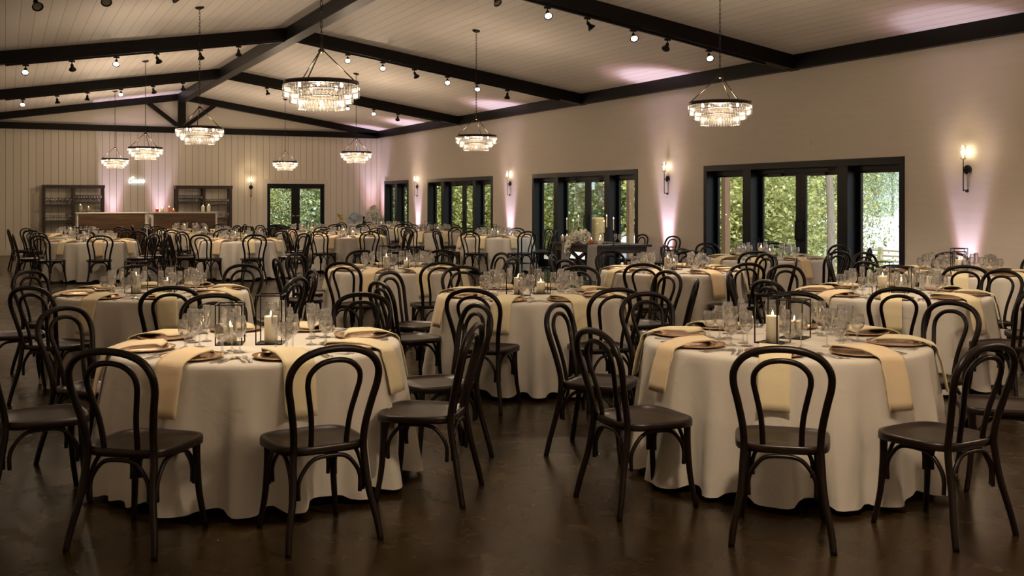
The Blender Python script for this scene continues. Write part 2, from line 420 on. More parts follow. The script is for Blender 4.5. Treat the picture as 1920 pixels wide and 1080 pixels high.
def bay(a, b, n):
    """black glazed bay in the right wall between y=a and y=b"""
    fr = MB(); X0, X1 = XR - .02, XR + .25; cs = .085
    fr.box(X0, X1, a, a + cs, 0, BH).box(X0, X1, b - cs, b, 0, BH).box(X0, X1, a + cs, b - cs, BH - .10, BH)
    w = b - a; c = (a + b) / 2
    secs = []
    if w > 4:
        p = [(c - 1.21, c - 1.0), (c + 1.0, c + 1.21)]
        for q in p: fr.box(X0 + .01, X1, q[0], q[1], 0, BH - .10)
        fr.box(XR + .13, X1, a + cs, b - cs, 2.02, BH - .1)
        secs = [(a + cs, p[0][0], 's'), (p[0][1], p[1][0], 'd'), (p[1][1], b - cs, 's')]
    else:
        fr.box(X0 + .01, X1, c - .1, c + .1, 0, BH - .1); fr.box(XR + .13, X1, a + cs, b - cs, 2.02, BH - .1)
        secs = [(a + cs, c - .1, 's'), (c + .1, b - cs, 's')]
    root = struct(fr, 'window_%d' % n, M['black'])
    for k, (u, v, t) in enumerate(secs):
        if t == 's':
            s = MB(); st = .08; xs0, xs1 = XR + .17, XR + .22
            s.box(xs0, xs1, u, u + st, 0, 2.05, b=.004).box(xs0, xs1, v - st, v, 0, 2.05, b=.004).box(xs0, xs1, u + st, v - st, 1.99, 2.05).box(xs0, xs1, u + st, v - st, 0, .2)
            f = s.build('window_sash', M['black'], root)
            MB().box(XR + .192, XR + .198, u + st, v - st, .2, 1.99).build('glass_pane', M['pane'], f)
        else:
            hw = (v - u) / 2
            for i in (0, 1):
                o = door_leaf('door_leaf', hw, 2.05, .085, .115, .06, i == 0, True, root)
                # leaf x axis runs towards -y
                o.location = (XR + .195, v - (0 if i == 1 else hw), 0.005)
                o.rotation_euler = (0, 0, -PI / 2)
                
    return root
for a, b, n in BAYS: bay(a, b, n)

# beams -----------------------------------------------------------------------
def rafter(name, y, n, yw=.2, h=.22):
    mb = MB()
    for xa, xb in ((XL, XM), (XM, XR)):
        za, zb = zc(xa), zc(xb)
        vs = [(x, yy, z - dz) for x, z in ((xa, za), (xb, zb)) for yy in (y - yw / 2, y + yw / 2) for dz in (0, h)]
        mb.add(vs, [(0, 1, 3, 2), (4, 6, 7, 5), (0, 4, 5, 1), (2, 3, 7, 6), (0, 2, 6, 4), (1, 5, 7, 3)])
    o = struct(mb, name, M['beam']); return o
TRUSS = [-.6, 6.04, 12.67, 19.30, 26.0]
for i, y in enumerate(TRUSS): rafter('trim_%d' % (10 + i), y, i)
rafter('trim_20', YF - .1, 9, .2, .2)
mb = MB().box(XL, XR - .12, YF - .2, YF - .03, 3.62, 3.80)
struct(mb, 'trim_21', M['beam'])
mb = MB().box(XM - .11, XM + .11, YF - .19, YF - .03, 3.80, ZR - .19)
mb.bar((XM - .11, YF - .1, 3.84), (XM - .98, YF - .1, zc(XM - .98) - .17), .12, .15, up=(0, 1, 0))
mb.bar((XM + .11, YF - .1, 3.84), (XM + .98, YF - .1, zc(XM + .98) - .17), .12, .15, up=(0, 1, 0))
struct(mb, 'trim_22', M['beam'])
struct(MB().box(XM - .12, XM + .12, YB, YF - .2, ZR - .26, ZR - .0), 'trim_23', pbr('ridge_beam', (.004, .0035, .004), .42, spec=.22, noise=.4, nscale=3, col2=(.01, .01, .012)))
struct(MB().box(XR - .12, XR, YB, YF - .03, 3.64, 3.87), 'trim_24', M['beam'])
struct(MB().box(XL, XL + .12, YB, YF - .03, 3.64, 3.87), 'trim_25', M['beam'])

# ------------------------------------------------------------------ lights
def lamp(kind, name, loc, energy, col, parent=None, **kw):
    l = bpy.data.lights.new(name, kind); l.energy = energy; l.color = col
    for k, v in kw.items(): setattr(l, k, v)
    o = bpy.data.objects.new(name, l); COL.objects.link(o); o.location = loc
    if parent is not None: o.parent = parent
    return o
WARM = (1.0, .70, .43)
# chandelier -------------------------------------------------------------------
def make_chandelier():
    root = empty('chandelier')
    zt = 2.69     # top of the ring
    def tier(r, z1, L_, n, w):
        mb = MB()
        for k in range(n):
            a = 2 * PI * k / n; c, s = math.cos(a), math.sin(a)
            Mx = Matrix.Translation((r * c, r * s, z1)) @ Matrix.Rotation(a, 4, 'Z')
            d = w * .32
            rings = [(.35, 0), (1, -L_ * .09), (1, -L_ * .88), (.3, -L_)]
            vs = [];
            for q, z in rings:
                vs += [(d * q, 0, z), (0, w / 2 * q, z), (-d * q, 0, z), (0, -w / 2 * q, z)]
            fs = [(3, 2, 1, 0), (12, 13, 14, 15)]
            for i in range(3):
                for j in range(4): fs.append((i * 4 + j, i * 4 + (j + 1) % 4, i * 4 + 4 + (j + 1) % 4, i * 4 + 4 + j))
            mb.add(vs, fs, False, Mx)
        return mb
    for r, z, L_, n, w in ((.345, zt - .035, .115, 66, .029), (.285, zt - .10, .105, 56, .028), (.215, zt - .155, .105, 44, .027)):
        o = tier(r, z, L_, n, w).build('crystal_tier', M['crystal'], root); o['kind'] = 'stuff'
    mb = MB()
    for r, z in ((.34, zt), (.28, zt - .075), (.21, zt - .135)):
        h = .04 if r > .3 else .012
        mb.lathe([(r, z - h), (r + .004, z - h), (r + .004, z), (r - .018, z), (r - .018, z - h), (r, z - h)], 48)
    for k in range(3):
        a = k * PI / 3; mb.tube([(-.33 * math.cos(a), -.33 * math.sin(a), zt - .02), (.33 * math.cos(a), .33 * math.sin(a), zt - .02)], .006, 6)
    mb.box(.24, .33, -.03, .03, zt, zt + .02, b=.005)
    mb.build('ring_frame', M['bronze'], root)
    hub = zt + .28
    mb = MB()
    for k in range(3):
        a = 2 * PI * k / 3 + .5; c, s = math.cos(a), math.sin(a)
        mb.tube([(.025 * c, .025 * s, hub), (.325 * c, .325 * s, zt)], .006, 6)
    mb.build('suspension_rod', M['bronze'], root)
    mb = MB().lathe([(0, hub + .03), (.014, hub + .025), (.03, hub + .01), (.03, hub - .005), (.012, hub - .02), (0, hub - .025)], 12)
    mb.build('hub', M['bronze'], root)
    for k in range(5):
        a = 2 * PI * k / 5 + .3; x, y = .2 * math.cos(a), .2 * math.sin(a)
        MB().lathe([(0, zt - .012), (.009, zt - .02), (.015, zt - .042), (.010, zt - .06), (0, zt - .068)], 10, c=(x, y, 0)).build('bulb', M['bulbs'], root)
    MB().lathe([(0, zt - .17), (.010, zt - .18), (.016, zt - .2), (.010, zt - .218), (0, zt - .224)], 10).build('bulb', M['bulbs'], root)
    return root, hub
def ceiling_piece(root, x, hub):
    zt = zc(x)
    mb = MB(); z = hub + .03; k = 0; Ls = .052
    while z < zt - .05:
        zz = min(z + Ls, zt - .03); c = (z + zz) / 2; pts = []
        for i in range(10):
            a = 2 * PI * i / 10; u = .011 * math.cos(a); w = (Ls / 2 + .006) * math.sin(a)
            pts.append((u, 0, c + w) if k % 2 else (0, u, c + w))
        mb.tube(pts, .0032, 5, closed=True); z += Ls - .004; k += 1
    mb.build('chain', M['bronze'], root)
    s = SL if x < XM else -SL
    Mx = Matrix.Translation((0, 0, zt)) @ Matrix.Rotation(-math.atan(s), 4, 'Y')
    MB().lathe([(0, -.04), (.02, -.04), (.065, -.022), (.068, 0), (0, 0)], 20, Mx).build('canopy_plate', M['bronze'], root)
CH = [(7.17, 9.33), (7.17, 15.98), (7.17, 22.65), (7.17, 29.3), (2.62, 9.33), (2.62, 15.98), (2.62, 22.65), (2.62, 29.3)]
CHL = ['right row, hanging largest in front of the side wall', 'right row, second from the camera', 'right row, third from the camera', 'right row, furthest from the camera, before the far door',
       'large one hanging beneath the ridge in front of the beams', 'left row, second from the camera, before the king post', 'left row, third from the camera', 'left row, furthest, above the left bar']
proto, hub = make_chandelier()
protos_ch = []
CHE = 46
base_kids = list(kids(proto))
for i, (x, y) in enumerate(CH + [(7.17, 2.7), (2.62, 2.7), (7.17, -3.9), (2.62, -3.9)]):
    c = proto if i == 0 else dup(proto, (x, y, 0))
    c.location = (x, y, 0); c.rotation_euler = (0, 0, .37 * i)
    if i: protos_ch.append(c)
    if i < 8: tag(c, 'tiered crystal chandelier, ' + CHL[i], 'chandelier', 'crystal chandeliers in two rows')
    else: tag(c, 'tiered crystal chandelier overhead, ' + ('above the nearest tables', 'above the nearest left table', 'behind the camera by the side wall', 'behind the camera')[i - 8], 'chandelier', 'crystal chandeliers in two rows')
    lamp('POINT', 'chandelier_light', (0, 0, 2.60), CHE * (1.65 if y > 20 else 1.75 if y < 3 else 1), (1.0, .76, .53), c, shadow_soft_size=.12)
allch = [proto] + protos_ch
for c in allch:
    # chain and canopy are placed in world axes
    e = ceiling_piece(c, c.location.x, hub)
    for k in [o for o in bpy.data.objects if o.parent == c and o.name.startswith(('canopy_plate',))]:
        k.rotation_euler = (0, 0, -c.rotation_euler.z)

# track heads ---------------------------------------------------------------
def make_head(lit):
    root = empty('track_light')
    MB().box(-.05, .05, -.018, .018, -.03, 0, b=.004).tube([(0, 0, -.02), (0, 0, -.075)], .009, 8).build('stem', M['metal'], root)
    hd = MB().lathe([(0, 0), (.022, 0), (.026, -.01), (.026, -.05), (.034, -.065), (.05, -.085), (.058, -.105), (.062, -.108), (.06, -.114), (.045, -.100)], 20)
    h = hd.build('lamp_head', M['metal'], root); h.location = (0, 0, -.07)
    l = MB().lathe([(0, -.094), (.03, -.097), (.047, -.101)], 20).build('lens', M['lens'] if lit else M['lensoff'], h)
    return root
HL, HD = make_head(True), make_head(False)
B_ = [(.31, 1), (1.03, 0), (1.75, 1), (2.42, 0), (3.17, 0), (3.86, 0), (5.94, 1), (6.65, 1), (7.31, 0), (8.02, 1), (8.68, 1), (9.37, 0)]
C_ = [(.36, 1), (1.07, 0), (1.72, 0), (2.46, 1), (3.18, 0), (3.87, 0), (5.9, 0), (6.6, 0), (7.29, 1), (8.0, 1), (8.71, 1), (9.38, 0)]
A_ = [(.3, 0), (1.03, 0), (1.75, 0), (2.42, 1), (3.17, 0), (3.86, 0), (5.95, 0), (6.77, 1), (7.41, 0), (8.18, 1), (8.78, 0), (9.53, 1)]
Z_ = [(.3, 0), (1.03, 1), (1.75, 0), (2.42, 1), (3.17, 0), (3.86, 1), (5.0, 0), (5.95, 1), (6.77, 0), (7.41, 1), (8.18, 0), (8.78, 1)]
ord_ = ['first', 'second', 'third', 'fourth', 'fifth', 'sixth', 'seventh', 'eighth', 'ninth', 'tenth', 'eleventh', 'twelfth']
rnd = random.Random(4)
TPOS = [(1.32, 6.05), (4.16, 4.80), (1.20, 9.75), (4.15, 8.08), (4.22, 11.7), (7.05, 10.1), (7.11, 6.78), (9.85, 8.35), (9.72, 11.6), (1.56, 22.1), (1.5, 25.8), (4.32, 21.3), (4.38, 25.0), (4.4, 28.3), (6.92, 22.4), (7.0, 26.2), (9.85, 20.8), (9.80, 24.5), (9.80, 28.2), (10.1, 16.9)]
used = {0: False, 1: False}; load = {}
for ty, arr, nme in ((12.67, A_, 'nearest visible rafter'), (19.30, B_, 'second rafter'), (26.0, C_, 'third rafter'), (6.04, Z_, 'rafter above the picture')):
    for i, (x, lit) in enumerate(arr):
        z = zc(x) - .22 - .03
        src = HL if lit else HD
        o = src if not used[lit] else dup(src, (x, ty, z)); used[lit] = True
        o.location = (x, ty, z)
        tag(o, ('lit' if lit else 'unlit-looking') + ' black track spotlight, %s from the left under the %s' % (ord_[i], nme), 'spotlight', 'track spotlights under the rafters')
        h = [k for k in kids(o) if k.name.startswith('lamp_head')][0]
        # the lit ones face the camera side of their rafter, the others the far side
        sg = -1 if lit else 1
        best = min(TPOS, key=lambda t: (abs(t[0] - x) + .7 * abs(t[1] - ty) + (0 if (t[1] - ty) * sg > -.3 else 1.2) + (40 if load.get(t, 0) >= 3 else 0) + .8 * load.get(t, 0)))
        load[best] = load.get(best, 0) + 1
        v = Vector((best[0] - x, best[1] - ty, .8 - z + .1)); 
        if abs(v.y) > 6.5 or abs(v.x) > 4: v = Vector((0, sg * 1.2, -3.0))
        if lit and ty > 7: v = Vector((-.12 - .3 * (x / 10), -1.0, -1.05))
        h.rotation_euler = v.to_track_quat('-Z', 'Y').to_euler()
        l = lamp('SPOT', 'spot_light', (0, 0, -.13), 38, (1, .78, .56), h, spot_size=R(46), spot_blend=1.0, shadow_soft_size=.05)
for ty, x0, x1, nme in ((12.67, 5.4, 10.6, 16), (19.30, .0, 10.6, 17), (26.0, .0, 10.6, 18)):
    for xa, xb in ((x0, XM - .1), (XM + .1, x1)):
        if xb - xa < .3: continue
        mb = MB(); mb.bar((xa, ty, zc(xa) - .235), (xb, ty, zc(xb) - .235), .035, .03)
        tag(mb.build('light_track', M['metal']), 'black light track under the %s, %s of the ridge' % ({16: 'nearest rafter', 17: 'second rafter', 18: 'third rafter'}[nme], 'left' if xa < XM - .2 else 'right'), 'light track', 'light tracks under the rafters')

# sconces --------------------------------------------------------------------
def make_sconce():
    """wall at +y plane y=0, protrudes to -y"""
    root = empty('wall_sconce')
    MB().lathe([(0, .03), (.055, .03), (.06, .02), (.06, 0), (0, 0)], 24, Matrix.Rotation(PI / 2, 4, 'X')).build('backplate', M['metal'], root)
    mb = MB().tube([(0, -.02, 0), (0, -.09, 0)], .008, 8)
    mb.tube(sweep([(0, -.09, .145), (0, -.09, -.24), (0, -.075, -.262), (0, -.03, -.275), (0, -.02, -.276)], 6), .006, 8)
    mb.lathe([(0, .022), (.018, .015), (.024, 0), (.018, -.015), (0, -.022)], 14, Matrix.Translation((0, -.022, -.276)))
    mb.build('arm', M['metal'], root)
    MB().lathe([(0, .135), (.03, .137), (.03, .145), (.018, .148), (.019, .185), (0, .185)], 16, c=(0, -.09, 0)).build('lamp_holder', M['bronze'], root)
    MB().lathe([(.034, .145), (.036, .15), (.036, .32), (.033, .32)], 20, c=(0, -.09, 0)).build('glass_shade', M['glass'], root)
    MB().lathe([(0, .185), (.012, .19), (.02, .22), (.017, .255), (0, .275)], 14, c=(0, -.09, 0)).build('bulb', M['bulb'], root)
    return root
S0 = make_sconce()
SC = [(XR, 9.40, -PI / 2, 'largest, beside the widest window'), (XR, 16.14, -PI / 2, 'between the widest window and the next doors'), (XR, 22.9, -PI / 2, 'second furthest along the side wall'),
      (XR, 29.3, -PI / 2, 'furthest along the side wall'), (6.94, YF, 0, 'on the far board wall beside the door'), (XR, 2.7, -PI / 2, 'on the side wall outside the picture')]
for i, (x, y, rz, t) in enumerate(SC):
    o = S0 if i == 0 else dup(S0, (x, y, 1.985), rz)
    o.location = (x, y, 1.985); o.rotation_euler = (0, 0, rz)
    tag(o, 'black wall sconce with a lit bulb, ' + t, 'sconce', 'wall sconces')
    lamp('POINT', 'sconce_light', (0, -.095, .235), 30, (1, .72, .42), o, shadow_soft_size=.02)

# uplights --------------------------------------------------------------------
def make_up():
    root = empty('floor_uplight')
    MB().lathe([(0, 0), (.07, 0), (.075, .01), (.075, .12), (.068, .13), (.06, .118), (0, .115)], 20).build('housing', M['metal'], root)
    MB().lathe([(0, .119), (.058, .119)], 20).build('lens', emis('uplight_lens', (.95, .7, 1), 8), root)
    return root
U0 = make_up()
UP = [(XR - .12, 9.40, 'by the largest sconce'), (XR - .12, 16.14, 'by the second sconce'), (XR - .12, 22.9, 'by the third sconce'), (XR - .12, 29.25, 'by the furthest side sconce'),
      (XR - .3, YF - .35, 'in the far corner'), (2.86, YF - .26, 'behind the left bar'), (4.2, YF - .26, 'behind the right bar'), (XR - .12, 2.7, 'outside the picture')]
for i, (x, y, t) in enumerate(UP):
    o = U0 if i == 0 else dup(U0, (x, y, 0)); o.location = (x, y, 0)
    tag(o, 'black floor uplight washing the wall pink, ' + t, 'uplight', 'floor uplights along the walls')
    k = .62 if i in (5, 6) else 1
    lamp('SPOT', 'pink_beam', (0, 0, .14), 58 * k, (1, .52, .66), o, spot_size=R(40), spot_blend=.7, shadow_soft_size=.03).rotation_euler = (PI, 0, 0)
    lamp('SPOT', 'lavender_beam', (0, 0, .14), 112 * k, (.76, .72, 1), o, spot_size=R(29), spot_blend=.55, shadow_soft_size=.03).rotation_euler = (PI, 0, 0)

# ------------------------------------------------------------------ chair
def make_chair():
    root = empty('bentwood_chair')
    # seat: rounded trapezoid, slightly dished; back is at -y
    def outline(k):
        pts = []
        n = 40
        for i in range(n):
            a = 2 * PI * i / n
            c, s = math.cos(a), math.sin(a)
            e = .52
            x = abs(c) ** e * (1 if c > 0 else -1); y = abs(s) ** e * (1 if s > 0 else -1)
            w = .222 + .012 * y
            pts.append((x * w * k, y * .215 * k))
        return pts
    rings = [(1.0, .425), (1.0, .452), (.985, .462), (.90, .462), (.88, .456), (.5, .452), (.001, .450)]
    vs = []; fs = []
    for k, z in [(.001, .425)] + rings:
        vs += [(x, y, z) for x, y in outline(k)]
    n = 40
    for r in range(len(rings)):
        for k in range(n): fs.append((r * n + k, r * n + (k + 1) % n, (r + 1) * n + (k + 1) % n, (r + 1) * n + k))
    s_ = MB().add(vs, fs, True); seat = s_.build('seat', M['seat'], root)
    # back hoop running down into the rear legs
    half = [(.226, -.280, 0), (.214, -.260, .10), (.185, -.228, .25), (.176, -.205, .38), (.172, -.200, .46), (.178, -.214, .55), (.198, -.240, .66), (.217, -.262, .75), (.212, -.280, .82), (.170, -.292, .878), (.095, -.298, .910), (0, -.300, .920)]
    pts = sweep(half + [(-x, y, z) for x, y, z in half[-2::-1]], 4)
    rad = [.0175 if p.z > .3 else .0155 + .002 * p.z / .3 for p in pts]
    MB().tube(pts, rad, 10).build('back_frame', M['chair'], root)
    half = [(.088, -.195, .44), (.088, -.202, .50), (.096, -.222, .60), (.116, -.246, .70), (.127, -.262, .76), (.118, -.274, .81), (.072, -.284, .852), (0, -.288, .866)]
    pts = sweep(half + [(-x, y, z) for x, y, z in half[-2::-1]], 4)
    MB().tube(pts, .0135, 8).build('inner_loop', M['chair'], root)
    for sx in (-1, 1):
        pts = sweep([(sx * .168, .165, .43), (sx * .170, .168, .30), (sx * .180, .178, .15), (sx * .200, .200, 0)], 5)
        MB().tube(pts, [.020 - .0065 * i / (len(pts) - 1) for i in range(len(pts))], 10).build('leg', M['chair'], root)
    # four bent braces under the seat
    fl, fr_, rl, rr = (-.170, .168), (.170, .168), (-.178, -.208), (.178, -.208)
    for p, q, off in ((fl, fr_, (0, -.02)), (rl, rr, (0, .02)), (fl, rl, (.02, 0)), (fr_, rr, (-.02, 0))):
        a = Vector((*p, 0)); b = Vector((*q, 0)); d = (b - a).normalized(); o_ = Vector((*off, 0)) * 0
        def P(t, z): v = a.lerp(b, t) + o_; return (v.x, v.y, z)
        e = .027 / (b - a).length
        pts = sweep([P(e, .225), P(e, .30), P(e + .07, .355), P(.28, .402), P(.5, .412), P(.72, .402), P(1 - e - .07, .355), P(1 - e, .30), P(1 - e, .225)], 4)
        MB().tube(pts, .0105, 8).build('brace', M['chair'], root)
    return root
CH0 = make_chair()

# ------------------------------------------------------------------ table pieces
TR, TZ = .82, .765
def cloth_mesh(seed):
    rn = random.Random(seed)
    comps = [(rn.choice((9, 10, 11)), rn.uniform(0, 6.3), .5), (rn.choice((16, 17, 18)), rn.uniform(0, 6.3), .8), (rn.choice((24, 25, 27)), rn.uniform(0, 6.3), .4), (5, rn.uniform(0, 6.3), .3)]
    n = 200; vs = []; fs = []
    prof = [(0.0, TZ), (.3, TZ), (.6, TZ), (.78, TZ), (.805, TZ - .002), (.818, TZ - .010), (.825, TZ - .025)]
    m = 22
    for i in range(1, m + 1): prof.append((None, TZ - .025 - (TZ - .025 - .02) * i / m))
    for r, z in prof:
        for k in range(n):
            a = 2 * PI * k / n
            if r is None:
                t = (TZ - .025 - z) / (TZ - .045)
                f = sum(w * math.sin(c * a + ph + .6 * math.sin(a * 2 + ph)) for c, ph, w in comps)
                f = math.tanh(f * 1.5)
                rr = .826 + .072 * t ** .9 + (.066 * t ** .85) * (f + .15 * math.sin(a * 31 + seed) * t)
                zz = z + .03 * max(0, -f) * t ** 4 + .012 * t ** 4
                if zz < .004: zz = .004
            else: rr, zz = r, z
            vs.append((rr * math.cos(a), rr * math.sin(a), zz))
    for i in range(len(prof) - 1):
        for k in range(n):
            if i == 0: fs.append((k, (i + 1) * n + k, (i + 1) * n + (k + 1) % n))
            else: fs.append((i * n + k, (i + 1) * n + k, (i + 1) * n + (k + 1) % n, i * n + (k + 1) % n))
    # merge centre
    return MB().add(vs, [f for f in fs], True)
CLOTHS = []
def make_table():
    root = empty('round_table')
    MB().lathe([(0, TZ - .028), (.79, TZ - .028), (.795, TZ - .02), (.795, TZ - .008), (.78, TZ - .004), (0, TZ - .004)], 48).build('tabletop', M['farmapron'], root)
    for sx in (-1, 1):
        for sy in (-1, 1):
            MB().tube([(sx * .42, sy * .38, TZ - .03), (sx * .44, sy * .40, 0)], .016, 8).build('leg', M['metal'], root)
    return root
def charger_mb():
    mb = MB().lathe([(0, .004), (.10, .004), (.108, .006), (.118, .014), (.158, .018), (.162, .016), (.155, .010), (.115, .004), (.105, 0), (0, 0)], 48)
    for k in range(72):
        a = 2 * PI * k / 72
        mb.lathe([(0, .0035), (.003, 0), (0, -.0035)], 5, c=(.161 * math.cos(a), .161 * math.sin(a), .018))
    return mb
def napkin_mb(seed):
    """local frame of a setting: origin at plate centre on the cloth, +x towards the table edge (.20 away)"""
    rn = random.Random(seed)
    edge = TR - .625 + .012
    prof = [(-.135, .018), (-.11, .034), (-.02, .036), (.08, .033), (.14, .026), (edge - .022, .012), (edge - .004, .004), (edge + .008, -.012), (edge + .012, -.04)]
    hang = rn.uniform(.19, .23)
    for i in range(1, 6): prof.append((edge + .016 + .048 * (i / 5) ** .8, -.04 - hang * i / 5))
    sk = rn.uniform(-.03, .03); vs = []; fs = []
    wn = 9; m = len(prof)
    for side in (0, 1):
        for i, (x, z) in enumerate(prof):
            t = min(max((x + .135) / .3, 0), 1)
            w = .082 + .014 * (1 - t)
            if i == 0: w *= .9
            for k in range(wn):
                v = -1 + 2 * k / (wn - 1)
                yy = v * w + sk * t
                xx = x + (0.03 * (v + 1) if i <= 1 else 0)
                th = (.010 if x < .14 else .005)
                off = th if side == 0 else 0
                if x > edge: nx, nz = off, 0
                elif x > edge - .03: nx, nz = off * .6, off * .8
                else: nx, nz = 0, off
                rip = .004 * math.sin(v * 3 + seed) * (1 if x > edge else 0)
                vs.append((xx + nx + rip, yy, z + nz))
    for side in (0, 1):
        b = side * m * wn
        for i in range(m - 1):
            for k in range(wn - 1):
                q = (b + i * wn + k, b + (i + 1) * wn + k, b + (i + 1) * wn + k + 1, b + i * wn + k + 1)
                fs.append(q if side == 0 else q[::-1])
    B = m * wn
    for i in range(m - 1):
        for k, fl in ((0, 1), (wn - 1, 0)):
            q = (i * wn + k, i * wn + k + B, (i + 1) * wn + k + B, (i + 1) * wn + k); fs.append(q if fl else q[::-1])
    for i, fl in ((0, 0), (m - 1, 1)):
        for k in range(wn - 1):
            q = (i * wn + k, i * wn + k + B, i * wn + k + 1 + B, i * wn + k + 1); fs.append(q if fl else q[::-1])
    return MB().add(vs, fs, True)
def strip(mb, pts, th):
    """flat piece from (x, halfwidth, z) stations"""
    vs = []; fs = []
    for x, w, z in pts: vs += [(x, -w, z), (x, w, z), (x, w, z + th), (x, -w, z + th)]
    n = len(pts)
    for i in range(n - 1):
        for k in range(4): fs.append((i * 4 + k, i * 4 + (k + 1) % 4, i * 4 + 4 + (k + 1) % 4, i * 4 + 4 + k))
    fs += [(3, 2, 1, 0), ((n - 1) * 4, (n - 1) * 4 + 1, (n - 1) * 4 + 2, (n - 1) * 4 + 3)]
    return mb.add(vs, fs, True)
def knife_mb():
    mb = MB(); strip(mb, [(.115, .006, .001), (.11, .010, .001), (.05, .009, .002), (.02, .006, .003), (.015, .010, .002), (-.06, .0105, .001), (-.10, .007, .001), (-.115, .002, .001)], .003); return mb
def fork_mb(s=1.0):
    mb = MB(); strip(mb, [(.105 * s, .007, .001), (.10 * s, .0095, .001), (.04 * s, .006, .003), (-.02 * s, .0035, .006), (-.045 * s, .004, .006), (-.055 * s, .011, .003), (-.068 * s, .0125, .001)], .0025)
    for k in range(4):
        y = -.0105 + .007 * k; mb.bar((-.066 * s, y, .0025), (-.108 * s, y * .95, .008), .0032, .002)
    return mb
def spoon_mb():
    mb = MB(); strip(mb, [(.095, .008, .001), (.09, .0095, .001), (.04, .006, .003), (-.02, .0035, .006), (-.035, .004, .006), (-.045, .011, .004), (-.06, .018, .001), (-.078, .019, .001), (-.092, .012, .003), (-.098, .003, .004)], .002); return mb
def goblet_mb():
    return MB().lathe([(0, .004), (.033, .002), (.034, .004), (.012, .010), (.006, .018), (.0055, .035), (.009, .043), (.0055, .052), (.008, .06), (.022, .070), (.036, .088), (.041, .108), (.040, .13), (.034, .162), (.033, .162), (.039, .13), (.040, .108), (.035, .090), (.020, .074), (0, .068)], 28)
def wine_mb():
    return MB().lathe([(0, .004), (.034, .002), (.035, .004), (.012, .010), (.005, .020), (.004, .055), (.0055, .075), (.016, .086), (.031, .105), (.037, .128), (.036, .155), (.029, .200), (.028, .200), (.035, .155), (.036, .128), (.030, .107), (.014, .090), (0, .084)], 28)
def flute_mb():
    return MB().lathe([(0, .004), (.030, .002), (.031, .004), (.010, .010), (.004, .020), (.0038, .055), (.006, .075), (.014, .092), (.022, .125), (.025, .165), (.022, .215), (.0212, .215), (.024, .165), (.021, .125), (.013, .095), (0, .082)], 24)
def lantern(h):
    root = empty('wire_lantern'); w = .073; t = .0032
    mb = MB()
    for z in (t, h - t):
        for a, b in (((-w, -w), (w, -w)), ((w, -w), (w, w)), ((w, w), (-w, w)), ((-w, w), (-w, -w))):
            mb.bar((*a, z), (*b, z), 2 * t, 2 * t)
    for sx in (-1, 1):
        for sy in (-1, 1): mb.bar((sx * w, sy * w, 0), (sx * w, sy * w, h), 2 * t, 2 * t)
    mb.build('wire_frame', M['metal'], root)
    MB().box(-w, w, -w, w, 0, .004).build('base_plate', M['metal'], root)
    return root
def candle(h, r=.038, mat='wax'):
    root = empty('pillar_candle')
    MB().lathe([(0, 0), (r, 0), (r, h - .006), (r * .95, h), (r * .8, h - .004), (r * .4, h - .012), (0, h - .014)], 24).build('wax_body', M[mat], root)
    MB().tube([(0, 0, h - .015), (.001, 0, h + .004)], .0012, 5).build('wick', M['black'], root)
    MB().lathe([(0, h - .001), (.0045, h + .006), (.0055, h + .012), (.003, h + .022), (0, h + .032)], 10).build('flame', M['flame'], root)
    return root
TAB0 = make_table()
CL = [cloth_mesh(s) for s in (11, 23, 35, 47)]
CL = [c.build('tablecloth', M['cloth']) for c in CL]
CHG = charger_mb().build('charger_plate', M['charger'])
NAPS = [napkin_mb(s).build('napkin', M['napkin'] if s % 3 else M['napkin2']) for s in range(1, 7)]
KN, FK, FS, SP = knife_mb().build('knife', M['silver']), fork_mb().build('dinner_fork', M['silver']), fork_mb(.86).build('salad_fork', M['silver']), spoon_mb().build('teaspoon', M['silver'])
GOB, WIN, FLU = goblet_mb().build('water_goblet', M['glass']), wine_mb().build('wine_glass', M['glass']), flute_mb().build('champagne_flute', M['glass'])
LT, LS = lantern(.285), lantern(.235)
CT, CS = candle(.155), candle(.10)
first = {}
def place(src, loc, rotz, label, cat, group):
    if src.name not in first: first[src.name] = 1; o = src; o.location = loc; o.rotation_euler = (0, 0, rotz)
    else: o = dup(src, loc, rotz)
    return tag(o, label, cat, group)

SIDE = {0: 'right', 45: 'far right', 90: 'far', 135: 'far left', 180: 'left', 225: 'near left', 270: 'near', 315: 'near right'}
TABLES = [
 ('the frontmost left table', 1.32, 6.05, 1), ('the frontmost right table', 4.16, 4.80, 1), ('the second left table', 1.20, 9.75, 1),
 ('the second middle table', 4.15, 8.08, 1), ('the third middle table', 4.22, 11.7, 1), ('the table before the farm table', 7.05, 10.1, 1),
 ('the second right table', 7.11, 6.78, 1), ('the table under the biggest sconce', 9.80, 8.35, 1), ('the table before the widest window', 9.72, 11.6, 1),
 ('the far left table', 1.56, 22.1, 0), ('the left bar table', 1.5, 25.8, 0), ('the right bar table', 4.32, 21.3, 0), ('the middle bar table', 4.38, 25.0, 0),
 ('the rearmost bar table', 4.4, 28.3, 0), ('the far centre table', 6.92, 22.4, 0), ('the far door table', 7.0, 26.2, 0),
 ('the table below the third sconce', 9.80, 20.8, 0), ('the table before the narrow doors', 9.80, 24.5, 0), ('the rearmost side wall table', 9.80, 28.2, 0)]
SET = {(0, 225): (.60, 5.17, -40), (0, 270): (1.33, 4.88, 6), (0, 315): (2.04, 5.26, 53), (1, 180): (3.03, 4.60, -91), (1, 225): (3.36, 3.89, -41), (1, 270): (4.08, 3.62, 5)}
rnd = random.Random(7)
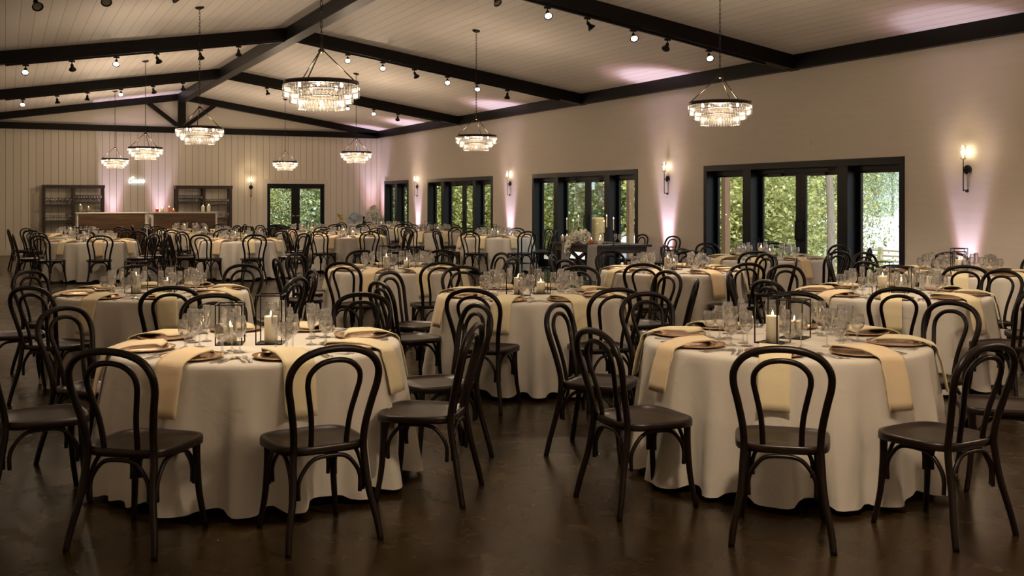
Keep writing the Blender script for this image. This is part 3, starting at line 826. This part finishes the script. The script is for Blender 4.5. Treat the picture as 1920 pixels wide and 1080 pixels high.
for ti, (tn, tx, ty, near) in enumerate(TABLES):
    place(TAB0, (tx, ty, 0), .3 * ti, 'round banquet table hidden under the cloth of ' + tn, 'table', 'round banquet tables')
    place(CL[ti % 4], (tx, ty, 0), 1.1 * ti, 'floor-length off-white cloth draped over ' + tn, 'tablecloth', 'round tablecloths')
    for a in range(0, 360, 45):
        ja = R(a + rnd.uniform(-2, 2)); side = SIDE[a]
        # chair
        rr = 1.13 + rnd.uniform(-.03, .04)
        if tx > 9.5 and a in (45, 315): rr = 1.11
        if tx > 9.5 and a == 0: rr = 1.06
        cx, cy = tx + rr * math.cos(ja), ty + rr * math.sin(ja)
        jr = R(rnd.uniform(-7, 7)) if not (tx > 9.5 and a == 0) else 0
        yaw = ja + PI / 2 + jr
        if (ti, a) in SET: cx, cy, yaw = SET[(ti, a)]; yaw = R(yaw)
        place(CH0, (cx, cy, 0), yaw, 'dark bentwood chair on the %s side of %s' % (side, tn), 'chair', 'bentwood chairs around the round tables')
        # setting
        c, s = math.cos(ja), math.sin(ja)
        def W(r, t, z=TZ): return (tx + r * c - t * s, ty + r * s + t * c, z)   # t>0: counter-clockwise side
        at_ = 'at the %s seat of %s' % (side, tn)
        place(CHG, W(.625, 0, TZ + .0005), rnd.uniform(0, 6), 'rose gold charger plate ' + at_, 'charger plate', 'charger plates')
        o = place(NAPS[rnd.randrange(6)], W(.625, 0, TZ + .0015), ja, 'folded cream napkin ' + at_, 'napkin', 'folded napkins')
        if near:
            # the guest looks inward: the right hand side is the counter-clockwise... mirrored side t>0
            place(KN, W(.625, .195, TZ + .001), ja + R(rnd.uniform(-6, 6)), 'steel knife ' + at_, 'knife', 'knives')
            place(SP, W(.635, .225, TZ + .001), ja + R(rnd.uniform(-6, 6)), 'steel teaspoon ' + at_, 'teaspoon', 'teaspoons')
            place(FK, W(.63, -.19, TZ + .001), ja + R(rnd.uniform(-6, 6)), 'long steel dinner fork ' + at_, 'fork', 'dinner forks')
            place(FS, W(.63, -.222, TZ + .001), ja + R(rnd.uniform(-6, 6)), 'shorter steel salad fork ' + at_, 'fork', 'salad forks')
        j = lambda: rnd.uniform(-.012, .012)
        place(GOB, W(.425 + j(), .055 + j()), 0, 'stemmed water goblet ' + at_, 'glass', 'water goblets')
        place(WIN, W(.37 + j(), .115 + j() * .6), 0, 'tall wine glass ' + at_, 'glass', 'wine glasses')
        place(FLU, W(.33 + j(), .035 + j()), 0, 'champagne flute ' + at_, 'glass', 'champagne flutes')
    la = 12 + rnd.uniform(-25, 25) if ti > 1 else (-8 if ti == 0 else 15)
    for k, (ln, cn, hh) in enumerate(((LT, CT, 1), (LS, CS, 0))):
        ox_ = -.05 if (ti == 0 and k == 0) else 0
        sg = 1 if (ti == 0) else -1
        s = (sg if k == 0 else -sg) * .135
        lx, ly = tx + s * math.cos(R(la)) - .02 + ox_, ty + s * math.sin(R(la)) - .04 * (1 - k)
        wd = 'taller' if hh else 'shorter'
        rz = rnd.uniform(.3, 1.3)
        place(ln, (lx, ly, TZ), rz, '%s black wire box lantern at the centre of %s' % (wd, tn), 'lantern', 'wire lanterns')
        place(cn, (lx, ly, TZ + .0045), 0, 'lit ivory pillar candle in the %s lantern of %s' % (wd, tn), 'candle', 'pillar candles in lanterns')
        if near: lamp('POINT', 'candle_light', (lx, ly, TZ + (.185 if hh else .13)), .12, (1, .6, .28), None, shadow_soft_size=.012)
for ring, n_ in ():
    pass

# ------------------------------------------------------------------ farm table and what stands on it
root = empty('farm_table'); X0, X1, Y0, Y1 = 9.62, 10.74, 16.0, 17.9
MB().box(X0, X1, Y0, Y1, .725, .765, b=.004).build('tabletop', M['farm'], root)
MB().box(X0 + .06, X1 - .06, Y0 + .08, Y1 - .08, .61, .725).build('apron', M['farmapron'], root)
for x in (X0 + .10, X1 - .10):
    for y in (Y0 + .14, Y1 - .14): MB().box(x - .045, x + .045, y - .045, y + .045, 0, .62, b=.006).build('leg', M['farm'], root)
mb = MB()
mb.bar((X0 + .1, Y0 + .14, .12), (X0 + .1, Y1 - .14, .12), .06, .06).bar((X1 - .1, Y0 + .14, .12), (X1 - .1, Y1 - .14, .12), .06, .06)
mb.bar((X0 + .1, Y0 + .2, .15), (X0 + .1, Y1 - .7, .6), .05, .05); mb.bar((X0 + .1, Y1 - .2, .15), (X0 + .1, Y0 + .7, .6), .05, .05)
mb.build('cross_brace', M['farm'], root)
tag(root, 'black farmhouse sweetheart table with cross braces before the second doors', 'table')
place(CH0, (10.74, 15.72, 0), PI / 2 + R(3), 'dark bentwood chair behind the near end of the farm table', 'chair', 'chairs at the farm table')
place(CH0, (10.76, 16.8, 0), PI / 2 - R(2), 'dark bentwood chair behind the middle of the farm table', 'chair', 'chairs at the farm table')
def runner(y, nm_, lab, w):
    mb = MB(); vs = []; fs = []; prof = []
    z = .7665
    prof = [(X1 - .1, z), (X0 + .4, z), (X0 + .02, z), (X0 - .006, z - .008), (X0 - .014, z - .05), (X0 - .02, .4), (X0 - .03, .12)]
    n = 26
    for x, zz in prof:
        for k in range(n):
            v = k / (n - 1) - .5; d = .012 * math.sin(k * 1.9) if zz < .7 else .002 * (1 + math.sin(k * 1.9))
            vs.append((x - (d if zz < .7 else 0), y + v * w, zz + (d if zz > .7 else 0)))
    for i in range(len(prof) - 1):
        for k in range(n - 1): fs.append((i * n + k, i * n + k + 1, (i + 1) * n + k + 1, (i + 1) * n + k))
    tag(mb.add(vs, fs, True).build(nm_, M['gauze']), lab, 'table runner', 'gauze runners on the farm table')
runner(17.25, 'gauze_runner', 'pale gauze runner falling from the far end of the farm table', .30)
runner(16.25, 'gauze_runner', 'pale gauze runner falling from the near end of the farm table', .34)
def flower_ball(mb, c, r, n, rn, ps=.018):
    for _ in range(n):
        v = Vector((rn.gauss(0, 1), rn.gauss(0, 1), rn.gauss(0, 1))).normalized() * r * rn.uniform(.75, 1.05)
        q = Vector(c) + Vector((v.x, v.y, v.z))
        rot = Euler((rn.uniform(0, 6), rn.uniform(0, 6), rn.uniform(0, 6))).to_matrix().to_4x4()
        Mx = Matrix.Translation(q) @ rot
        p = ps * rn.uniform(.7, 1.3)
        for a in range(5):
            t = 2 * PI * a / 5; t2 = t + .5; t3 = t - .5
            mb.add([(0, 0, 0), (p * .7 * math.cos(t3), p * .7 * math.sin(t3), .003), (p * math.cos(t), p * math.sin(t), .006), (p * .7 * math.cos(t2), p * .7 * math.sin(t2), .003)], [(0, 1, 2, 3)], False, Mx)
def bouquet(loc, label, balls, leafs, mat='petal', vase=None, name='flower_arrangement', seed=1, ps=.02):
    rn = random.Random(seed); root = empty(name, loc)
    mb = MB()
    for c, r, n in balls: flower_ball(mb, c, r, n, rn, ps)
    o = mb.build('blossoms', M[mat], root); o['kind'] = 'stuff'
    lf = MB()
    for _ in range(leafs):
        c, r, n = balls[rn.randrange(len(balls))]
        v = Vector((rn.gauss(0, 1), rn.gauss(0, 1), rn.gauss(0, .7))).normalized() * r * rn.uniform(.5, 1.25)
        Mx = Matrix.Translation(Vector(c) + v) @ Euler((rn.uniform(0, 6), rn.uniform(0, 6), rn.uniform(0, 6))).to_matrix().to_4x4()
        lf.add([(0, 0, 0), (.012, .02, 0), (0, .06, .006), (-.012, .02, 0)], [(0, 1, 2, 3)], False, Mx)
    for c, r, n in balls: lf.tube([(0, 0, .01), (c[0] * .6, c[1] * .6, max(.02, c[2] * .6)), c], .003, 5)
    o = lf.build('stems_and_leaves', M['stem'], root); o['kind'] = 'stuff'
    if vase:
        r, h = vase
        MB().lathe([(0, .002), (r * .8, .002), (r, h * .3), (r * .9, h * .8), (r * 1.05, h), (r * .95, h), (r * .85, h * .8), (r * .92, h * .3), (0, .008)], 20).build('vase', M['vase'], root)
    return tag(root, label, 'flowers', 'flower arrangements')
bouquet((9.80, 17.10, .767), 'trailing white bouquet spilling over the farm table front edge',
        [((0, 0, .12), .12, 190), ((.04, .2, .11), .11, 150), ((.02, -.22, .12), .12, 170), ((.1, -.08, .16), .10, 110), ((-.08, .05, .07), .09, 110), ((-.19, .02, .0), .06, 70), ((-.22, .03, -.08), .055, 60), ((-.22, .04, -.15), .04, 40), ((.1, .28, .08), .08, 70)], 45, seed=3, ps=.026)
def taper(x, y, hh, hc, label, mat='wax'):
    root = empty('taper_candle', (x, y, .766))
    MB().lathe([(0, 0), (.045, 0), (.045, .006), (.008, .012), (.005, .03), (.005, hh - .03), (.013, hh - .02), (.013, hh), (0, hh)], 14).build('candle_holder', M['metal'], root)
    MB().lathe([(.011, hh - .002), (.011, hh + hc * .5), (.009, hh + hc), (0, hh + hc)], 12).build('wax_body', M[mat], root)
    MB().lathe([(0, hh + hc), (.005, hh + hc + .008), (.006, hh + hc + .014), (0, hh + hc + .035)], 8).build('flame', M['flame'], root)
    tag(root, label, 'candle', 'taper candles on the farm table')
taper(9.9, 17.72, .24, .20, 'ivory taper candle, first from the left on the farm table')
taper(9.82, 17.33, .22, .20, 'ivory taper candle, second from the left on the farm table')
taper(9.98, 17.40, .30, .20, 'orange-lit taper candle behind the white bouquet')
taper(9.95, 16.40, .22, .20, 'shorter ivory taper candle right of the bouquet')
taper(10.02, 16.42, .32, .20, 'tallest ivory taper candle right of the bouquet')
taper(9.92, 16.02, .28, .20, 'ivory taper candle, furthest right on the farm table')
def pill(x, y, z, h, r, lab, mat='wax', grp='loose pillar candles'):
    o = candle(h, r, mat); o.location = (x, y, z); tag(o, lab, 'candle', grp)
pill(9.86, 17.82, .766, .12, .036, 'ivory pillar candle at the far left corner of the farm table')
pill(9.88, 17.68, .766, .13, .036, 'ivory pillar candle next to the corner one, left of the bouquet')
pill(9.74, 16.50, .766, .10, .036, 'amber glowing pillar candle right of the bouquet', 'orglass')
pill(9.80, 16.28, .766, .15, .034, 'taller ivory pillar candle on the farm table near end')
pill(9.73, 16.19, .766, .10, .034, 'short ivory pillar candle on the farm table near end')
for i, (x, y, l) in enumerate(((10.1, 16.25, 'left'), (10.12, 16.12, 'right'), (10.1, 16.75, 'bouquet-side'))):
    place(WIN, (x, y, .766), 0, 'tall wine glass on the farm table, %s one' % l, 'glass', 'glasses on the farm table')
o = MB().lathe([(0, .003), (.09, .003), (.13, .014), (.132, .018), (.09, .008), (0, .008)], 32).build('dinner_plate', M['plate']); o.location = (10.2, 15.99 + .13, .766)
tag(o, 'pale round plate at the near end of the farm table', 'plate')

# ------------------------------------------------------------------ bars and racks
for i, (xa, xb, t) in enumerate(((1.72, 3.50, 'left'), (3.63, 5.40, 'right'))):
    root = empty('bar_counter', (0, 0, 0)); y0, y1 = 30.0, 30.6
    MB().box(xa, xb, y0, y1, 0, 1.22).build('side_frame', M['bartop'], root)
    MB().box(xa + .05, xb - .05, y0 - .012, y0, .04, 1.20).build('front_panel', M['barwood'], root)
    MB().box(xa - .03, xb + .03, y0 - .03, y1 + .02, 1.22, 1.245, b=.004).build('counter_top', M['bartop'], root)
    tag(root, 'wood-fronted portable bar counter with a pale top, %s one' % t, 'bar counter', 'bar counters')
def rack(xa, xb, t, shelves):
    root = empty('open_rack'); y0, y1 = 32.28, 32.68; xm = (xa + xb) / 2
    fr = MB()
    for x in (xa, xm, xb):
        for y in (y0, y1): fr.box(x - .035, x + .035, y - .03, y + .03, 0, 1.93)
    fr.box(xa - .05, xb + .05, y0 - .04, y1 + .04, 1.93, 2.02, b=.004)
    fr.build('rack_frame', M['rack'], root)
    for a, b, z in shelves: MB().box(xa if a == 0 else xm, xm if a == 0 else xb, y0 - .02, y1 + .02, z - .02, z + .01).build('shelf', M['rack'], root)
    tag(root, 'dark wooden open rack of glassware, %s one, against the board wall' % t, 'shelf rack', 'glassware racks')
    return xm
zl = lambda y: 1.6 - (y - 374) * 31.4 / 1935
SH_L = [(0, 0, zl(384)), (1, 0, zl(379)), (1, 0, zl(397)), (0, 0, zl(412)), (1, 0, .8), (0, 0, .45), (1, 0, .4)]
SH_R = [(0, 0, zl(379)), (1, 0, zl(384)), (0, 0, zl(398)), (1, 0, zl(409.5)), (0, 0, .75), (1, 0, .5), (0, 0, .3)]
xml = rack(.99, 2.56, 'left', SH_L); xmr = rack(4.63, 6.22, 'right', SH_R)
def row(xa, xb, z, n, src, what, cat, rows=2):
    for r_ in range(rows):
        for k in range(n):
            x = xa + .07 + (xb - xa - .14) * k / (n - 1)
            place(src, (x, 32.40 + .14 * r_, z + .01), 0, '%s, %s from the left, %s row' % (what, ord_[k], 'front' if r_ == 0 else 'rear'), cat, 'glasses stored on the racks')
row(.99, xml, zl(384), 8, WIN, 'wine glass left of the left rack upper level', 'glass')
row(xml, 2.56, zl(379), 10, WIN, 'wine glass right side of the left rack', 'glass')
row(.99, xml, zl(412), 8, GOB, 'goblet on the lower left level of left rack', 'glass', 1)
row(4.63, xmr, zl(379), 10, WIN, 'wine glass left side of the right rack', 'glass')
row(xmr, 6.22, zl(384), 10, GOB, 'goblet on the right side of right rack', 'glass')
row(xmr, 6.22, zl(409.5), 7, GOB, 'goblet on the lower level of right rack', 'glass', 1)
pill(1.96, 32.45, zl(397) + .012, .20, .055, 'tall ivory candle on the left rack')
pill(2.18, 32.45, zl(397) + .012, .14, .05, 'shorter ivory candle on the left rack')
pill(5.06, 30.3, 1.247, .17, .045, 'white pillar candle on the right bar, left of its pair')
pill(5.22, 30.3, 1.247, .19, .045, 'white pillar candle on the right bar, right of its pair')
pill(3.80, 30.2, 1.247, .09, .04, 'small dark red votive on the right bar', 'redglass')
pill(3.95, 30.3, 1.247, .10, .05, 'pale votive between the red ones on the right bar')
pill(4.12, 30.2, 1.247, .14, .035, 'tall bright orange candle on the right bar', 'orglass')
pill(4.24, 30.2, 1.247, .07, .04, 'small brown-orange votive on the right bar', 'orglass')
# neon sign: a slanted looping capital and a low script tail
root = empty('neon_sign', (3.30, YF - .045, 2.10))
g = .0105
loop = [(.17, 0, .135), (.155, 0, .165), (.12, 0, .170), (.06, 0, .12), (.02, 0, .05), (.03, 0, .0), (.07, 0, -.005), (.11, 0, .03)]
mb = MB().tube(sweep(loop, 6), g, 8)
mb.tube(sweep([(.11, 0, .03), (.135, 0, .085), (.15, 0, .02), (.18, 0, .01), (.20, 0, .06), (.225, 0, .09), (.235, 0, .045), (.22, 0, .01), (.26, 0, .01), (.285, 0, .07), (.305, 0, .09), (.31, 0, .05), (.30, 0, .01), (.335, 0, .02),
               (.36, 0, .09), (.375, 0, .08), (.38, 0, .03), (.40, 0, .01), (.42, 0, .05), (.44, 0, .1), (.45, 0, .05), (.42, 0, .005), (.47, 0, .03)], 5), g, 8)
mb.build('script_tube', M['neon'], root)
mb = MB()
for x in (.05, .24, .43): mb.tube([(x, 0, .02), (x, .045, .02)], .004, 6)
mb.build('standoff', M['metal'], root)
tag(root, 'white neon script sign glowing on the far wall above the bars', 'neon sign')
lamp('AREA', 'neon_light', (.24, -.03, .06), 1.2, (.75, .95, 1), root, size=.4).rotation_euler = (-PI / 2, 0, 0)

# gift table in the far corner with flowers
root = empty('corner_table'); 
MB().box(9.35, 10.95, 31.35, 31.95, .78, .82, b=.004).build('tabletop', M['white'], root)
MB().box(9.36, 10.94, 31.36, 31.94, .0, .78).build('table_skirt', M['cloth'], root)
tag(root, 'skirted white console table in the far corner behind the dining tables', 'table')
bouquet((10.55, 31.6, .82), 'large white bouquet in a vase in the far corner', [((0, 0, .34), .16, 170), ((.14, 0, .22), .12, 90), ((-.16, 0, .22), .12, 90), ((0, 0, .48), .10, 60), ((.24, 0, .16), .08, 40), ((-.26, 0, .14), .08, 40)], 90, vase=(.06, .2), seed=5, ps=.045)
bouquet((9.95, 31.6, .82), 'pale blue hydrangea bunch in the far corner', [((0, 0, .24), .13, 130), ((.15, 0, .18), .1, 70), ((-.15, 0, .16), .09, 60)], 40, mat='petalb', vase=(.05, .14), seed=6, ps=.04)
bouquet((9.48, 31.6, .82), 'small yellow flowers in the far corner, left of the blue ones', [((0, 0, .22), .06, 26), ((.05, 0, .14), .05, 16), ((-.05, 0, .28), .04, 10)], 40, mat='petaly', vase=(.035, .12), seed=8, ps=.035)
o = MB().box(-.05, .05, -.05, .05, 0, .24, b=.006).build('black_box', M['black']); o.location = (10.27, 31.6, .82)
tag(o, 'small black box between the blue and white flowers', 'box')

# wall thermostat
o = MB().box(XR - .012, XR, 12.3, 12.38, 2.42, 2.54, b=.003).build('wall_thermostat', M['trimp']); tag(o, 'small cream thermostat plate on the wall above the widest window', 'thermostat')

# ------------------------------------------------------------------ outdoors
def ground():
    mb = MB(); vs = []; fs = []; nx, ny = 40, 40
    for j in range(ny + 1):
        for i in range(nx + 1):
            x = -30 + 150 * i / nx; y = -20 + 150 * j / ny
            ins = (x < XR + .5 and y < YF + .5)
            d = max(x - 16, 0); z = -.22 - min(d * .07, 3.4)
            if y > 34: z = min(z, -.22)
            vs.append((x, y, z))
    for j in range(ny):
        for i in range(nx):
            a = j * (nx + 1) + i; fs.append((a, a + 1, a + nx + 2, a + nx + 1))
    return mb.add(vs, fs, True)
o = ground().build('ground', M['grass']); o['kind'] = 'structure'
struct(MB().box(XR + .25, 14.2, YB, YF + 6, -.2, -.03), 'path_1', M['deck'])
struct(MB().box(50, 420, -60, 420, -3.15, -3.0), 'lake', M['water'])
def make_tree(seed, h, rad, nleaf, lsz, mat, low=.2, trunk=.14):
    rn = random.Random(seed); root = empty('leafy_tree')
    tr = MB(); pts = sweep([(0, 0, -.3), (.05, .02, h * .3), (-.06, .05, h * .6), (.04, 0, h * .92)], 4)
    tr.tube(pts, [trunk * (1 - .75 * i / (len(pts) - 1)) for i in range(len(pts))], 9)
    cl = []
    for k in range(16):
        a = rn.uniform(0, 6.28); z = rn.uniform(low, 1) * h; r = rad * rn.uniform(.25, .8) * (1 - .35 * abs(z / h - .5))
        p = (r * math.cos(a), r * math.sin(a), z); cl.append(p)
        tr.tube([(0, 0, max(.1, z - h * .15)), (p[0] * .5, p[1] * .5, z - .1), p], [trunk * .35, trunk * .22, .01], 6)
    tr.build('trunk', M['bark'], root)
    lf = MB(); vs = []; fs = []
    for _ in range(nleaf):
        c = cl[rn.randrange(len(cl))]; s = rad * .42
        p = Vector((c[0] + rn.gauss(0, s), c[1] + rn.gauss(0, s), c[2] + rn.gauss(0, s * .7)))
        if p.z < .05: p.z = rn.uniform(.05, .8)
        e = Euler((rn.uniform(-1.1, 1.1), rn.uniform(-1.1, 1.1), rn.uniform(0, 6.28))).to_matrix(); w = lsz * rn.uniform(.6, 1.3)
        n = len(vs)
        for q in ((0, 0, 0), (w * .32, w * .45, .01), (0, w, -.02), (-w * .32, w * .45, .01)):
            vs.append(p + e @ Vector(q))
        fs.append((n, n + 1, n + 2, n + 3))
    lf.add(vs, fs, False); o = lf.build('foliage', M[mat], root); o['kind'] = 'stuff'
    return root
T_ = [make_tree(1, 6.5, 2.0, 11000, .14, 'leaf', .05), make_tree(2, 5.5, 1.8, 11000, .13, 'leaf2', .03), make_tree(3, 7.5, 2.1, 10000, .16, 'leaf3', .1), make_tree(4, 2.2, 1.2, 6000, .09, 'leaf2', .05, .05), make_tree(5, 2.4, 1.3, 6000, .10, 'leaf', .05, .05)]
LBL = ['green broadleaf tree in the woods outside the windows', 'yellow-green tree in the woods outside the windows', 'blue-green tree in the woods outside the windows', 'low yellow-green bush at the wood edge outside', 'low green bush at the wood edge outside']
rn = random.Random(12)
spots = []
def gz(x): return -.22 - min(max(x - 16, 0) * .07, 3.4)
for Y in [y for y in range(16, 66, 3)]:
    for row_ in range(3):
        x = 17.2 + 2.6 * row_ + rn.uniform(-.7, .7) + (2 if Y < 20 else 0); y = Y + rn.uniform(-1, 1)
        if x / y > .93: continue
        spots.append((x, y, rn.choice((0, 0, 1, 1, 2))))
    spots.append((17.6 + rn.uniform(-.4, .5) + (1 if Y < 20 else 0), Y + rn.uniform(-1, 1), rn.choice((3, 4))))
for x in range(-1, 17, 3):
    for y in (40, 43, 47):
        spots.append((x + rn.uniform(-.8, .8), y + rn.uniform(-1, 1), rn.choice((0, 1, 2, 2))))
    spots.append((x + 1, 38.5 + rn.uniform(-.5, .5), rn.choice((3, 4))))
# trees standing nearer behind the widest window, and the far shore
spots += [(18.2, 23.5, 0), (20, 26.0, 1), (17.6, 21.2, 4), (21.5, 27.5, 2), (27, 34, 0), (29, 36, 0), (18.6, 22.4, 3)]
for (x, y, k) in spots:
    D_ = math.hypot(x, y); rad_ = 1.5 if k >= 3 else 2.4
    if math.degrees(math.atan2(x, y) + math.asin(rad_ / D_)) > 45.0 and y < 34: continue
    s = rn.uniform(.85, 1.2)
    o = place(T_[k], (x, y, gz(x)), rn.uniform(0, 6.28), LBL[k], 'tree' if k < 3 else 'bush', 'trees and bushes of the woods outside')
    o.scale = (s, s, s)
for i in range(26):
    a = .62 + .018 * i; x, y = 300 * math.cos(a) + rn.uniform(-5, 5), 300 * math.sin(a) + rn.uniform(-5, 5)
    o = place(T_[2], (x, y, -3.2), rn.uniform(0, 6), 'distant misty tree on the far lake shore', 'tree', 'trees on the far lake shore'); s = rn.uniform(2.2, 3.6); o.scale = (s * .9, s * .9, s)
# one plain grey trunk seen through the widest window and a leafy branch tree by the lake view
tr = empty('tall_tree', (16.2, 17.2, gz(16.2)))
MB().tube(sweep([(0, 0, -.2), (.02, 0, 1.5), (-.05, .03, 3.5), (0, 0, 7)], 5), [.095 - .002 * i for i in range(16)], 12).build('trunk', M['bark'], tr)
tag(tr, 'tall pale grey trunk standing outside the widest window', 'tree')
o = place(T_[0], (24.2, 25.0, gz(25) - .2), 1.0, 'leafy green tree beside the bright lake view', 'tree', 'trees and bushes of the woods outside'); o.scale = (.5, .5, .95)
for y in (13.76, 17.5, 21.2, 37.6):
    nme = {13.76: 'right pane of the widest window', 17.5: 'left pane of the widest window', 21.2: 'right pane of the second doors', 37.6: 'corner window'}[y]
    o = MB().box(-.07, .07, -.07, .07, 0, 3.3, b=.008).build('porch_post', M['post']); o.location = (13.6, y, -.03 if y < 38 else -.2)
    tag(o, 'brown timber porch post seen through the ' + nme, 'post', 'porch posts')
# split rail fence
def rail_fence():
    root = empty('split_rail_fence'); pa, pb = Vector((27, 44)), Vector((46, 27))
    n = 7
    for k in range(n):
        p = pa.lerp(pb, k / (n - 1)); MB().box(p.x - .09, p.x + .09, p.y - .09, p.y + .09, gz(p.x) - .2, gz(p.x) + 1.05).build('fence_post', M['fence'], root)
        if k < n - 1:
            q = pa.lerp(pb, (k + 1) / (n - 1))
            for h in (.42, .66, .90): MB().tube([(p.x, p.y, gz(p.x) + h), (q.x, q.y, gz(q.x) + h)], .05, 6).build('fence_rail', M['fence'], root)
    tag(root, 'weathered split rail fence between the trees and the lake', 'fence')
rail_fence()
# canvas covered heater and white tent outside the second doors
root = empty('covered_heater', (12.7, 21.2, -.03))
mb = MB(); mb.box(-.2, .2, -.2, .2, 0, 1.2, b=.03); mb.build('canvas_cover', M['tan'], root)
tag(root, 'tan canvas-covered patio heater standing outside the second doors', 'patio heater')
def tent(loc, s, label):
    root = empty('white_tent', loc)
    mb = MB(); vs = []; fs = []; n, m = 20, 7
    for i in range(m):
        t = i / (m - 1)
        for k in range(n + 1):
            a = PI * k / n; vs.append((s * math.cos(a), -1.6 * s + 3.2 * s * t, s * .9 * math.sin(a)))
    for i in range(m - 1):
        for k in range(n): fs.append((i * (n + 1) + k, i * (n + 1) + k + 1, (i + 1) * (n + 1) + k + 1, (i + 1) * (n + 1) + k))
    mb.add(vs, fs, True).build('canopy_cover', M['white'], root)
    mb = MB()
    for t in (-1.6 * s, 0, 1.6 * s): mb.tube([(s * math.cos(PI * k / 12), t, s * .9 * math.sin(PI * k / 12)) for k in range(13)], .03, 6)
    mb.build('hoop_frame', M['metal'], root)
    tag(root, label, 'tent', 'white tents outside')
tent((14.9, 23.2, -.25), 1.0, 'small white arched tent outside the second doors')
tent((8.2, 36.6, -.25), 1.1, 'white arched tent outside the far double door')

# ------------------------------------------------------------------ daylight
w = bpy.data.worlds.new('sky'); sc.world = w; w.use_nodes = True
nt = w.node_tree; nt.nodes.clear()
out = nt.nodes.new('ShaderNodeOutputWorld'); bg = nt.nodes.new('ShaderNodeBackground')
tc = nt.nodes.new('ShaderNodeTexCoord'); sx = nt.nodes.new('ShaderNodeSeparateXYZ'); L(nt, tc.outputs['Generated'], sx.inputs[0])
c = ramp(nt, sx.outputs[2], [(.0, (.86, .90, .93)), (.25, (.80, .88, 1.0)), (1.0, (.62, .76, 1.0))])
L(nt, c, bg.inputs[0]); bg.inputs[1].default_value = 1.0; L(nt, bg.outputs[0], out.inputs[0])
s = lamp('SUN', 'sun', (40, 0, 30), 3.0, (1, .95, .84), angle=R(8)); s.rotation_euler = Vector((-.55, -.25, -.9)).to_track_quat('-Z', 'Y').to_euler()
s.rotation_euler = Vector((.35, .75, -1.0)).to_track_quat('-Z', 'Y').to_euler()

sc.view_settings.view_transform = 'Standard'; sc.view_settings.look = 'None'; sc.view_settings.gamma = 1.0
sc.view_settings.use_curve_mapping = False; sc.view_settings.exposure = 1.0
cy = sc.cycles
cy.max_bounces = 7; cy.diffuse_bounces = 3; cy.glossy_bounces = 3; cy.transmission_bounces = 4; cy.transparent_max_bounces = 24
cy.sample_clamp_indirect = 4.0; cy.sample_clamp_direct = 12.0; cy.caustics_reflective = False; cy.caustics_refractive = False
cy.use_denoising = True; cy.use_adaptive_sampling = True; cy.adaptive_threshold = .025
